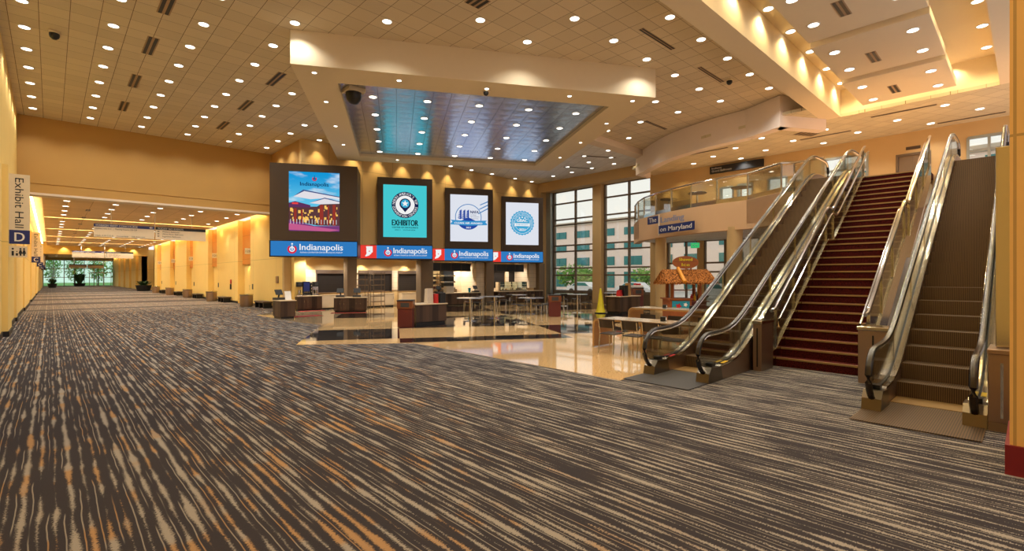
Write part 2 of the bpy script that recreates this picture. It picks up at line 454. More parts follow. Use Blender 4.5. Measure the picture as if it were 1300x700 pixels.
def disc(mb, cx, cz, r, y=0.0, r_in=0.0, n=36, a0=0, a1=360, mi=None, wob=0.0, nw=0):
    A = [math.radians(a0+(a1-a0)*k/n) for k in range(n+1)]
    R = [r*(1+wob*math.cos(nw*a)) for a in A]
    if r_in > 0:
        vs = [(cx+R[k]*math.cos(A[k]), y, cz+R[k]*math.sin(A[k])) for k in range(n+1)]+[(cx+r_in*math.cos(a), y, cz+r_in*math.sin(a)) for a in A]
        mb.add(vs, [(k,k+1,n+2+k,n+1+k) for k in range(n)], mi)
    else:
        vs = [(cx,y,cz)]+[(cx+R[k]*math.cos(A[k]), y, cz+R[k]*math.sin(A[k])) for k in range(n+1)]
        mb.add(vs, [(0,k+1,k+2) for k in range(n)], mi)
def poly(mb, pts, y=0.0, mi=None):
    mb.add([(x,y,z) for x,z in pts], [tuple(range(len(pts)))], mi)

# ------------------------------------------------------------------ lights
GAIN = 2.7
def spot(x, y, z, watts, ang=120, blend=.6, col=(1,.95,.84), r=.07, aim=None):
    watts = round(watts*GAIN, 1)
    l = bpy.data.lights.get('downlight_%s_%d' % (watts, ang)) or None
    if l is None or tuple(round(k,3) for k in l.color) != tuple(round(k,3) for k in col):
        l = bpy.data.lights.new('downlight_%s_%d' % (watts, ang), 'SPOT')
        l.energy = watts; l.spot_size = math.radians(ang); l.spot_blend = blend; l.color = col; l.shadow_soft_size = r
    o = bpy.data.objects.new('downlight_beam', l); COL.objects.link(o); o.location = (x,y,z)
    if aim: o.rotation_euler = Vector(aim).to_track_quat('-Z','Y').to_euler()
    return o

LAMP_GAIN = 1.0
_proto = {}
def downlight(x, y, z, label, group, watts=42, r=.125, ang=130, small=False, col=(1,.95,.84)):
    key = (r, small)
    if key not in _proto:
        t = MB().lathe([(r*1.22,0),(r*1.22,-.012),(r*1.0,-.016),(r*.96,-.004)], n=20).build('downlight', M['white'], smooth=True)
        MB().cyl(0,0,-.012,-.006,r*.97,20).build('lamp_lens', M['lens'], t)
        _proto[key] = t; o = t
        tag(o, label, 'downlight', group); o.location = (x,y,z)
    else:
        o = dup(_proto[key], (x,y,z), None, label, group)
    spot(x, y, z-.05, watts*LAMP_GAIN, ang, .7, col)
    return o

# =================================================================== THE SETTING
CZ = 8.946          # main ceiling
UZ = 8.15           # ceiling over the upper floor
F2 = 4.93           # upper floor
def wall_holes(mb, axis, pos, th, a0, a1, z0, z1, holes):
    As = sorted({a0, a1, *[h[0] for h in holes], *[h[1] for h in holes]}); Zs = sorted({z0, z1, *[h[2] for h in holes], *[h[3] for h in holes]})
    As = [a for a in As if a0 <= a <= a1]; Zs = [z for z in Zs if z0 <= z <= z1]
    for i in range(len(As)-1):
        for j in range(len(Zs)-1):
            ca, cz = (As[i]+As[i+1])/2, (Zs[j]+Zs[j+1])/2
            if any(h[0] < ca < h[1] and h[2] < cz < h[3] for h in holes): continue
            if axis == 'x': mb.box(pos, pos+th, As[i], As[i+1], Zs[j], Zs[j+1])
            else: mb.box(As[i], As[i+1], pos, pos+th, Zs[j], Zs[j+1])
    return mb

# floors
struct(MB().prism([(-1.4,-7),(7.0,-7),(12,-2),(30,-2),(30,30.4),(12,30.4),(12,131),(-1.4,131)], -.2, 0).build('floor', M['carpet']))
TERR = [(7.2,4.91),(7.2,11.45),(6.95,11.75),(4.74,13.38),(7.42,18.3),(7.15,20.2),(7.15,22.0),(7.05,25.0),(9.5,28.5),(27.9,28.5),(27.9,4.2),(10.6,4.2),(10.6,4.91)]
struct(MB().prism(TERR, 0.0, .006).build('floor_terrazzo', M['terrazzo']))

# main ceiling, with the whiter tiled field by the tall windows
struct(MB().box(-1.4,28.4,5.86,30.6,CZ,CZ+.15).build('ceiling', M['ceil']))
struct(MB().prism([(21.6,15.6),(28.2,15.6),(28.2,25.8),(17.2,25.8),(14.6,21.4)], CZ-.05, CZ-.002).build('ceiling_tiled_field', M['ceil_white']))
struct(MB().box(18.2,25.0,14.95,15.6,CZ-.32,CZ-.002).build('beam', M['gypsum']))

# ceiling over the upper floor, and its big lit coffer
cof = MB()
wall_holes_cells = [(-2,22.8,.72,5.2)]
def slab_holes(mb, z0, z1, x0, x1, y0, y1, holes):
    Xs = sorted({x0,x1,*[h[0] for h in holes],*[h[1] for h in holes]}); Ys = sorted({y0,y1,*[h[2] for h in holes],*[h[3] for h in holes]})
    for i in range(len(Xs)-1):
        for j in range(len(Ys)-1):
            cx, cy = (Xs[i]+Xs[i+1])/2, (Ys[j]+Ys[j+1])/2
            if any(h[0] < cx < h[1] and h[2] < cy < h[3] for h in holes): continue
            mb.box(Xs[i],Xs[i+1],Ys[j],Ys[j+1],z0,z1)
struct(MB().prism([(22.8,.0),(28.2,.0),(28.2,16.2),(25.0,16.2),(22.6,12.7),(21.7,10.2),(21.5,8.35),(20.9,6.8),(20.9,5.86),(22.8,5.86)], UZ, UZ+.12).build('ceiling_upper_level', M['ceil_up']))
b = MB(); b.box(-2,22.8,5.2,5.86,UZ,9.4)                 # long beam between the main ceiling and the coffer
b.box(-2,22.8,-.3,.72,UZ,9.4); b.box(22.8,23.0,-.3,5.86,UZ+.12,9.4)
b.box(-2.3,-2,-.3,5.86,UZ,9.4)
struct(b.build('beam_coffer_frame', M['gyp_side']))
struct(MB().box(-2,22.8,.72,5.2,9.2,9.4).build('ceiling_coffer', M['gyp_side']))

# left wall, with the shallow piers of the exhibit hall fronts
b = MB(); b.box(-1.45,-1.06,-7,21.2,0,CZ); b.box(-1.45,-1.06,21.2,131,0,5.75)
b.box(-1.45,-1.06,21.2,30.4,5.75,CZ)
for y0, y1 in ((21.2,23.2),(28.2,29.2),(36.8,45.2),(50,63),(68,80),(85,98),(104,120)): b.box(-1.06,-.93 if y0 < 25 else -1.0,y0,y1,0,5.2)
struct(b.build('wall_left', M['wall_yellow']))
b = MB(); b.box(-1.06,-1.03,-7,131,0,.16)
for y0, y1 in ((21.2,23.2),(28.2,29.2),(36.8,45.2),(50,63),(68,80)): b.box(-1.06,-.90 if y0 < 25 else -.97,y0-.03,y1+.03,0,.16)
struct(b.build('baseboard_left', M['base_black']))

# header across the corridor mouth
b = MB(); b.box(-1.06,9.6,30.4,30.8,5.98,CZ); b.box(-1.06,9.6,30.43,30.8,5.94,5.98); b.box(-1.06,9.6,30.4,30.8,5.56,5.94)
struct(b.build('wall_header', M['wall_header']))
struct(MB().box(-1.06,9.4,30.36,31.2,5.46,5.56).build('trim_header', M['gypsum']))
b = MB(); b.box(9.4,9.6,26.1,30.4,5.5,CZ)                  # short return beside the first display
struct(b.build('wall_return', M['wall_header']))

# corridor: right wall of piers and recessed hall doors
RX = 9.4
b = MB(); tr = MB(); bb = MB(); bays = []
y = 28.4
k = 0
starts = [34.6+8.75*i for i in range(5)]
prev = 28.4
for s in starts:
    b.box(RX,RX+.6,prev,s,0,5.7); bb.box(RX-.025,RX,prev,s,0,.14)
    b.box(RX+.42,RX+.6,s,s+2.9,0,5.7)
    tr.box(RX+.30,RX+.42,s,s+2.9,2.66,5.6)
    bays.append(s); prev = s+2.9
b.box(RX,RX+.6,prev,75.0,0,5.7); bb.box(RX-.025,RX,prev,75,0,.14)
b.box(RX+2.2,RX+2.6,75.0,86.0,0,5.7); b.box(RX,RX+2.6,74.6,75.0,0,5.7); b.box(RX,RX+2.6,86.0,86.4,0,5.7)
prev = 86.0
for s in (90,98.5,107,115.5):
    b.box(RX,RX+.6,prev,s,0,5.7); b.box(RX+.42,RX+.6,s,s+2.9,0,5.7); tr.box(RX+.30,RX+.42,s,s+2.9,2.66,5.6); prev = s+2.9
b.box(RX,RX+.6,prev,131,0,5.7)
struct(b.build('wall_right_corridor', M['wall_yellow']))
struct(tr.build('trim_door_transoms', M['wall_orange']))
struct(bb.build('baseboard_right_corridor', M['base_black']))
for i, s in enumerate(bays):                                # double leaf doors at the back of each recess
    d = MB()
    for q in (0, 1): d.box(RX+.385,RX+.42,s+.12+q*1.34,s+1.44+q*1.34,.02,2.62)
    o = struct(d.build('door_%d' % (i+1), M['wall_yellow']))
    h = MB(); h.tube([(RX+.37,s+1.40,.95),(RX+.33,s+1.40,.97),(RX+.33,s+1.40,1.25),(RX+.37,s+1.40,1.27)], .014, 6)
    h.build('handle', M['chrome'], o)
# corridor ceiling in bands with lit slots between
b = MB()
bands = [(31.2,42.0),(42.35,52.0),(52.35,61.5),(61.85,70.8),(71.15,79.6)]
for y0, y1 in bands: b.box(-.3,8.95,y0,y1,5.56,5.7)
b.box(-.3,8.95,81.2,131,5.56,5.7)
b.box(-1.45,10.0,31.2,131,5.95,6.05)
struct(b.build('ceiling_corridor', M['ceil_corr']))
struct(MB().box(-1.06,RX,79.6,81.2,4.55,5.95).build('beam_corridor', M['wall_yellow']))
def cove(p0, p1, label, w=.08):
    m = MB(); m.bar(p0, p1, w, .05)
    o = m.build('cove_light', M['cove']); return tag(o, label, 'cove light', 'cove light tubes of the corridor ceiling')
for i, yy in enumerate((31.02, 42.17, 52.17, 61.67, 70.97)):
    cove((-.2,yy,5.66),(8.9,yy,5.66), ['yellow cove light tube just behind the corridor header','yellow cove light slot across the corridor, second from the header','yellow cove light slot across the corridor, third from the header','yellow cove light slot across the corridor, fourth from the header','yellow cove light slot across the corridor, fifth and farthest from the header'][i], .12)
cove((9.18,31.3,5.72),(9.18,74.5,5.72), 'yellow cove light tube washing the numbered hall doors')
cove((-.68,31.3,5.72),(-.68,79.0,5.72), 'yellow cove light tube washing the exhibit hall wall')
cove((9.18,87.0,5.72),(9.18,128.0,5.72), 'yellow cove light tube washing the far piers beyond the corridor beam')
for xx in (1.2, 3.4, 5.6, 7.8): spot(xx, 79.3, 5.5, 30, 100, .8, (1,.75,.35), aim=(0,.25,-1))

# glass end of the corridor
g = MB(); fr = MB()
g.box(-1.0,RX,130.0,130.03,.05,5.1)
for i in range(8): xx = -1.0+10.4*i/7; fr.box(xx-.06,xx+.06,129.92,130.1,0,5.3)
for zz in (.05,1.75,3.45,5.1): fr.box(-1.0,RX,129.94,130.08,zz-.05,zz+.05)
o = struct(fr.build('window_1', M['alum'])); struct(g.build('glass_pane', M['glass_corr'], o))
v = MB(); v.box(5.6,9.0,127.0,129.8,2.6,2.75)
for xx in (5.6,6.7,7.8,8.9): v.box(xx-.05,xx+.05,127.0,127.1,0,2.6)
struct(v.build('door_vestibule', M['alum']))
struct(MB().box(-1.4,10,130.05,131,5.1,6.05).build('wall_corridor_end', M['wall_tan']))

# wall above the food counters, and the wall behind them
struct(wall_holes(MB(),'y',25.8,.3,9.4,27.0,3.62,CZ,[]).build('wall_screens', M['wall_screens']))
b = MB(); b.box(RX+.001,28.0,26.1,28.6,2.95,3.1); b.box(RX,28.0,26.1,26.25,3.1,3.62)
struct(b.build('ceiling_counters', M['gyp_side']))
holes = [(10.75,12.45,.95,2.2),(13.2,15.35,.95,2.2),(15.85,17.75,.95,2.2),(22.9,24.9,1.0,2.35),(25.3,26.4,1.0,2.35)]
b = wall_holes(MB(),'y',27.2,.2,9.0,28.0,0,3.0,holes)
struct(b.build('wall_kitchen', M['wall_tan']))
b = MB(); wall_holes(b,'y',27.17,.025,9.4,19.9,1.0,2.2,[(10.72,12.48,.9,2.25),(13.17,15.38,.9,2.25),(15.82,19.0,.9,2.25)]); wall_holes(b,'y',27.17,.025,19.0,27.0,.0,2.62,[(22.87,24.93,.97,2.38),(25.27,26.43,.97,2.38)])
struct(b.build('wall_kitchen_tiling', M['whitetile']))
# wall at the end of the corridor's right side, with a narrow niche
b = wall_holes(MB(),'x',RX,.6,26.8,28.4,0,5.7,[])
struct(b.build('wall_niche', M['wall_yellow']))
# dark clad columns under the displays
for i, (x0, x1, y0, y1, m) in enumerate(((11.75,12.3,25.5,26.0,'bronze2'),(16.35,17.25,25.4,25.95,'bronze2'),(21.45,22.15,25.3,25.9,'bronze2'),(26.65,27.25,25.3,25.9,'bronze2'))):
    struct(MB().box(x0,x1,y0,y1,0,2.82).build('column', M[m], bevel=.02))
b = MB(); b.box(20.75,21.45,25.5,27.2,0,2.95); struct(b.build('partition', M['whitetile']))
b = MB(); b.box(25.9,26.6,25.6,27.2,1.0,2.95); struct(b.build('partition', M['whitetile']))

# tall window wall on X = 28
WX = 28.0
struct(MB().box(27.0,28.3,13.0,25.8,8.2,CZ-.05).build('beam_window_head', M['wall_tan']))
struct(MB().box(27.0,28.3,25.5,26.1,0,8.2).build('wall_corner', M['wall_tan']))
ya = [atx(u, 352, WX)[0] for u in (704, 731, 755.5, 768.5, 799, 830)]
zrows = [.78,1.94,2.46,3.71,4.15,5.69,6.1,7.3,8.2]
def window_bay(name, y_hi, y_mid, y_lo):
    f = MB()
    for yy in (y_hi, y_mid, y_lo): f.box(WX-.09,WX+.09,yy-.055,yy+.055,.0,8.2)
    for zz in zrows: f.box(WX-.07,WX+.07,y_lo,y_hi,zz-.05,zz+.05)
    f.box(WX-.10,WX+.10,y_lo,y_hi,0,.72)
    o = struct(f.build(name, M['mullion']))
    struct(MB().box(WX-.01,WX+.01,y_lo,y_hi,.72,8.2).build('glass_pane', M['glass_teal'], o)); return o
window_bay('window_2', ya[0], ya[1], ya[2])
window_bay('window_3', ya[3], ya[4], ya[5])
struct(MB().box(27.6,28.3,ya[3]+.07,ya[2]-.07,0,8.2).build('column_window', M['wall_tan']))
struct(MB().box(27.62,28.3,ya[0]+.07,25.5,0,8.2).build('wall_window_jamb', M['alum']))
# back wall of the balcony side: ground floor glazing, upper floor wall with openings
BX = 27.4
gh = [(11.75,15.2,.0,3.95),(8.6,11.2,0,3.95)]
uh = [(5.2,7.0,5.0,7.5),(.55,1.8,5.0,7.5),(11.3,12.0,5.6,6.8),(10.3,11.05,5.6,6.85),(8.6,9.5,5.4,6.95)]
b = wall_holes(MB(),'x',BX,.3,-1.5,ya[5]-.1,0,UZ+.1,gh+uh+[(3.0,4.1,F2,7.2)])
struct(b.build('wall_back', M['wall_tan']))
def small_window(i, y0, y1, z0, z1, cols, rows, m='alum', gm='glass_teal'):
    f = MB()
    for k in range(cols+1): yy = y0+(y1-y0)*k/cols; f.box(BX-.03,BX+.12,yy-.045,yy+.045,z0,z1)
    for zz in rows: f.box(BX-.02,BX+.11,y0,y1,zz-.05,zz+.05)
    o = struct(f.build('window_%d' % i, M[m])); struct(MB().box(BX+.04,BX+.06,y0,y1,z0,z1).build('glass_pane', M[gm], o))
small_window(4, 5.2,7.0,5.0,7.5,2,(5.0,6.9,7.5)); small_window(5, .55,1.8,5.0,7.5,2,(5.0,6.95,7.5))
small_window(6, 11.3,12.0,5.6,6.8,1,(5.6,6.8)); small_window(7, 10.3,11.05,5.6,6.85,1,(5.6,6.85)); small_window(8, 8.6,9.5,5.4,6.95,1,(5.4,6.95))
small_window(9, 11.75,15.2,0,3.95,3,(.06,2.1,2.62,3.9),'mullion'); small_window(10, 8.6,11.2,0,3.95,2,(.06,2.1,2.62,3.9),'mullion')
struct(MB().box(27.35,27.75,12.95,13.35,0,3.9).build('column_doors', M['wall_tan']))
# red-orange pier beside the camera's right
struct(MB().box(6.37,7.4,-1.6,.14,.27,CZ).build('wall_pier', M['pier'])); struct(MB().box(6.34,7.43,-1.63,.17,0,.27).build('baseboard_pier', M['base_red']))

# hanging ceiling box with burnished metal tiles
def cdp(p, c, d): return (p[0]+CD.x*c+DD.x*d, p[1]+CD.y*c+DD.y*d)
BFL = (5.03,14.66); BW, BD = 11.63, 11.9
loc0 = lambda c, d: cdp(BFL, c, d)
b = MB()
# rim ring around the recess: c 1.6..?, d ..
rc0, rc1, rd0, rd1 = 1.17, 10.45, 1.19, 10.85
for (c0,c1,d0,d1) in ((0,BW,0,rd0),(0,BW,rd1,BD),(0,rc0,rd0,rd1),(rc1,BW,rd0,rd1)):
    b.prism([loc0(c0,d0),loc0(c1,d0),loc0(c1,d1),loc0(c0,d1)], 7.956, CZ)
struct(b.build('ceiling_box', M['gyp_side']))
struct(MB().prism([loc0(rc0,rd0),loc0(rc1,rd0),loc0(rc1,rd1),loc0(rc0,rd1)], 8.10, 8.3).build('ceiling_box_tiles', M['metaltile']))

# curved bulkhead over the balcony edge, and the balcony itself
def catmull(P, k=6):
    out = []
    Q = [Vector(P[0])*2-Vector(P[1])]+[Vector(p) for p in P]+[Vector(P[-1])*2-Vector(P[-2])]
    for i in range(1, len(Q)-2):
        a, b_, c, d = Q[i-1], Q[i], Q[i+1], Q[i+2]
        for j in range(k):
            t = j/k
            out.append(.5*((2*b_)+(c-a)*t+(2*a-5*b_+4*c-d)*t*t+(3*b_-a-3*c+d)*t**3))
    out.append(Q[-2]); return [tuple(p) for p in out]
def ribbon(mb, path, off, z0, z1, mi=None):
    """wall following a plan polyline, off metres thick to its +X side"""
    n = len(path); L = []; 
    for i, p in enumerate(path):
        a = Vector(path[max(i-1,0)]); c = Vector(path[min(i+1,n-1)]); d = (c-a).normalized()
        L.append((p[0]+d.y*off, p[1]-d.x*off))
    for i in range(n-1):
        q = [path[i], path[i+1], L[i+1], L[i]]
        mb.add([(x,y,z0) for x,y in q]+[(x,y,z1) for x,y in q], [(0,3,2,1),(4,5,6,7),(0,1,5,4),(2,3,7,6)]+([(0,4,7,3)] if i == 0 else [])+([(1,2,6,5)] if i == n-2 else []), mi)
    return mb
bk = catmull([(21.5,8.35),(21.75,10.3),(22.6,12.7),(24.7,15.75)], 8)
b = MB(); ribbon(b, [(20.8,6.77),(21.5,8.35)], .45, 7.70, CZ-.02); ribbon(b, bk, .45, 7.70, CZ-.02)
b.prism([(20.8,6.77),(22.7,5.67),(22.9,6.02),(21.2,7.0)], 7.70, CZ-.02)
b.prism([(24.7,15.75),(25.15,15.5),(25.9,15.5),(25.9,15.75)], 7.70, CZ-.02)
struct(b.build('bulkhead', M['bluewhite']))
bal = [(19.55,6.35),(20.55,7.94)]+catmull([(20.55,7.94),(20.9,10.2),(21.9,12.6),(23.2,14.6)], 7)[1:]
endp = (25.2,16.2)
fb = MB(); ribbon(fb, bal+[endp], .35, 3.76, F2)
fb.prism([(19.55,6.35),(20.55,7.94),(20.9,10.2),(21.9,12.6),(23.2,14.6),(25.2,16.2),(28.0,16.2),(28.0,ya[5]-.2),(27.4,ya[5]-.2),(27.4,6.35)], 3.95, F2-.02)
fb.box(19.55,27.4,-.3,6.35,3.95,F2-.02)
struct(fb.build('balcony', M['fascia']))
struct(MB().prism([(19.9,6.4),(20.85,7.95),(21.2,10.2),(22.2,12.6),(23.5,14.6),(25.2,15.9),(27.9,15.9),(27.4,14.0),(27.4,6.4)], 3.90, 3.949).build('ceiling_balcony', M['ceil_white']))
for (x, y, r) in ((22.6,12.95,.27),(20.9,8.55,.31)):
    struct(MB().cyl(x,y,0,3.9,r,28).build('column_round', M['wall_tan'], smooth=True))

# =================================================================== DOWNLIGHTS
def inbox(x, y, m=.35):
    dx, dy = x-BFL[0], y-BFL[1]; c = dx*CD.x+dy*CD.y; d = dx*DD.x+dy*DD.y
    return -m < c < BW+m and -m < d < BD+m
MAINL = 'round recessed downlight in the tan tiled ceiling of the main hall'
for i in range(0, 15):
    for j in range(-1, 13):
        x, y = -.54+1.845*i, 6.81+1.845*j
        if not (5.95 < y < 30.2) or inbox(x, y): continue
        if x > 20.4 and y < 9: continue
        if x > 20.9 and y < 15.4: 
            if not (x < 21.9 and y > 12): continue
        if x > 17.5 and y > 14.8: continue
        if x > 9.3 and y > 25.0: continue
        if x > 21 and y < 13: continue
        if x*S_+y*C_ < 9.5: continue
        downlight(x, y, CZ-.001, MAINL, 'main hall ceiling downlights')
for q in [(772.3,191),(741.8,198),(775.8,200),(747.5,206),(779.5,208),(720.5,212),(751.4,213.5),(726,218.7),(702.3,223.5)]:
    x, y = at(*q, CZ-.05); downlight(x, y, CZ-.051, 'recessed downlight in the white tiled ceiling by the tall windows', 'white ceiling downlights', 30)
def zz(q): return (420+q[0]/3.611, 90+q[1]/3.611)
# metal-tiled recess: five by five
for i in range(5):
    for j in range(5):
        x, y = 8.2+1.625*i+.955*j, 15.78-.94*i+1.66*j
        downlight(x, y, 8.099, 'downlight among the burnished metal tiles of the hanging ceiling box', 'metal tile downlights', 24)
for q in [(506.7,102),(618,112.4),(723,121.8),(770,156.7),(737,181),(711,200),(426,160),(436,183.6),(504.5,203),(399,92),(414,129),(803,128)]:
    x, y = at(*q, 7.956); downlight(x, y, 7.955, 'small downlight in the pale rim of the hanging ceiling box', 'box rim downlights', 14, .07, small=True)
# coffer: ring lights on the high cove, pairs on the floating panels
ring = [(x,4.98) for x in (-1.0,1.0,3.0,5.0,7.0,8.9,10.75,12.55,14.39,16.21,18.12,20.04,21.92)]+[(x,1.0) for x in (1.0,3.0,5.0,7.0,9.0,10.7,12.5,14.4,16.2,18.07,19.94,21.91)]
for x, y in ring: downlight(x, y, 9.199, 'downlight in the yellow coffer beside the floating ceiling panels', 'coffer edge downlights', 46, col=(1,.76,.36))
for yy in (1.9,3.1,4.2): spot(22.55, yy, 9.15, 40, 120, .8, (1,.76,.36))
PZ = [(8.46,8.4,11.9),(8.38,12.05,15.55),(8.28,15.7,18.95),(8.18,19.05,22.0)]
for z, x0, x1 in PZ:
    b = MB(); b.box(x0,x1,1.72,4.32,z,z+.22)
    o = b.build('ceiling_panel', M['gyp_side'], bevel=.02)
    tag(o, 'floating pale ceiling panel in the coffer, %s' % {8.46:'cut by the top edge of the view',8.38:'with the long black slot nearest the camera',8.28:'the middle one with two lamp pairs',8.18:'the farthest, above the stair top'}[z], 'ceiling panel', 'floating ceiling panels in the coffer')
    for xx in (x0+.75, x0+2.42):
        for yy in (2.14,3.9): downlight(xx, yy, z-.001, 'downlight in a floating ceiling panel of the yellow coffer', 'coffer panel downlights', 40)
for q in [(1199.6,133.4),(1244,138),(1139,152.5),(1181.7,156.6),(1047.5,164.5),(1089,168),(1045.4,181.6),(1007,178.6),(967,175.3),(933.7,187.8),(972,190.7),(905.4,198.6),(940.7,201),(880.5,207.7)]:
    x, y = at(*q, UZ); downlight(x, y, UZ-.001, 'downlight in the tiled ceiling above the upper floor', 'upper floor downlights', 34)
for yy in (9.2,10.9,12.6,14.2): downlight(22.4+max(0,(yy-11))*.45, yy, 3.899, 'downlight in the soffit beneath the curved balcony', 'balcony soffit downlights', 16, .07, small=True)
# corridor
ys = [32.6+2.45*k for k in range(19)]
for i in range(5):
    for yy in ys:
        if any(abs(yy-s) < .45 for s in (42.17,52.17,61.67,70.97)): continue
        o = downlight(.59+1.885*i, yy, 5.559, 'recessed downlight in the corridor ceiling before the beam', 'corridor downlights', 42, .13, 155)
for i in range(3):
    for k in range(9): downlight(.8+2.6*i, 83+5*k, 5.559, 'recessed downlight in the far corridor ceiling beyond the beam', 'far corridor downlights', 80, .13)
# scallops on the wall above the displays and in the counter bays
for x in (10.2,12.2,13.7,15.3,17.1,18.6,20.3,22.1,24.3,26.0):
    downlight(x, 25.45, CZ-.001 if not (x > 17) else CZ-.051, 'downlight close to the honey wall above the displays', 'wall scallop downlights', 60, col=(1,.76,.38), ang=75)
for x in (10.1,13.4,16.3,19.4,20.4,22.4): downlight(x, 26.85, 2.949, 'downlight washing the food counter back wall', 'counter back wall downlights', 120, .07, small=True, ang=85, col=(1,.82,.52))
for x in (9.9,11.3,12.9,14.4,15.9,17.6,19.2,20.1,22.0,23.6,25.0,26.3):  # extra row added as general fill to brighten the dim counter bays
    downlight(x, 26.32, 2.949, 'added fill downlight in the low ceiling over the food counters', 'added counter fill downlights', 60, .07, small=True, ang=140)
for s in bays: spot(RX+.2, s+1.6, 2.64, 12, 130, .7, (1,.74,.3))
for s in starts: spot(RX-.3, s-1.4, 5.5, 14, 120, .7, (1,.74,.3))
# lamp in the end of the bulkhead and the balcony back corner
spot(24.55, 15.95, 8.7, 10, 90, .7, (1,.82,.5)); spot(26.6, 14.2, 8.0, 26, 120, .7, (1,.74,.34))

# =================================================================== DISPLAYS, BANNERS AND SIGNS
E_ = {}
def em(name, c, s=1.0):
    if name not in E_: E_[name] = glow('screen_'+name, rgb(*c), s)
    return E_[name]
def skyglow(name, c0, c1, z0, z1):
    n = NT('screen_'+name); x, y, z = n.pos(); e = n.n('ShaderNodeEmission')
    ns = n.noise(n.vec(n.math('MULTIPLY', x, .9), n.math('MULTIPLY', z, 2.2)), 1.0, 3)
    f = n.ss(z, z0, z1); c = n.mix(f, c0, c1); c = n.mix(n.math('MULTIPLY', n.ss(ns, .5, .7), .6), c, rgb(235,240,246))
    n.put(e.inputs[0], c); n.t.links.new(e.outputs[0], n.out.inputs[0]); return n.m
def casing(t, w, z0, z1, sx0, sx1, sz0, sz1, dep=.5):
    b = MB()                                   # wedge in plan: the back lies against the wall, the front is turned to the hall
    bk = lambda c: max(.16, (25.78-t.location.y+.5*c)/.866)
    def pr(c0, c1, d0, za, zb): b.prism([(c0,d0),(c1,d0),(c1,bk(c1)),(c0,bk(c0))], za, zb)
    pr(0,sx0,0,z0,z1); pr(sx1,w,0,z0,z1); pr(sx0,sx1,0,z0,sz0); pr(sx0,sx1,0,sz1,z1); pr(sx0,sx1,.12,sz0,sz1)
    return b.build('casing', M['bronze'], t)
BXs = [(7.95,26.04,4.18),(13.57,25.60,3.11),(18.36,25.71,3.11),(23.22,25.73,3.07)]
BT, BB, TOPZ = 3.66, 2.81, 7.52
labels = ['tall dark display showing a dusk photo of a building under a blue sky, leftmost','dark framed display with a turquoise exhibitor award screen','dark framed display with a white screen and a round clean air award seal','dark framed display with a white screen and a scalloped pale blue seal']
def emblem(parent, cx, cz, r, y, white='ewhite', red='ered', blue='eblue'):
    m = MB(); disc(m, cx, cz, r, y, r*.62, 32, 125, 415); m.build('emblem_ring', em('ered',(214,40,62)), parent)
    m = MB(); disc(m, cx, cz, r*.60, y, r*.38, 28); disc(m, cx, cz+r*1.22, r*.2, y, 0, 16)
    m.add([(cx-r*.13,y,cz-r*.2),(cx+r*.13,y,cz-r*.2),(cx+r*.13,y,cz+r*.85),(cx-r*.13,y,cz+r*.85)], [(0,1,2,3)])
    return m
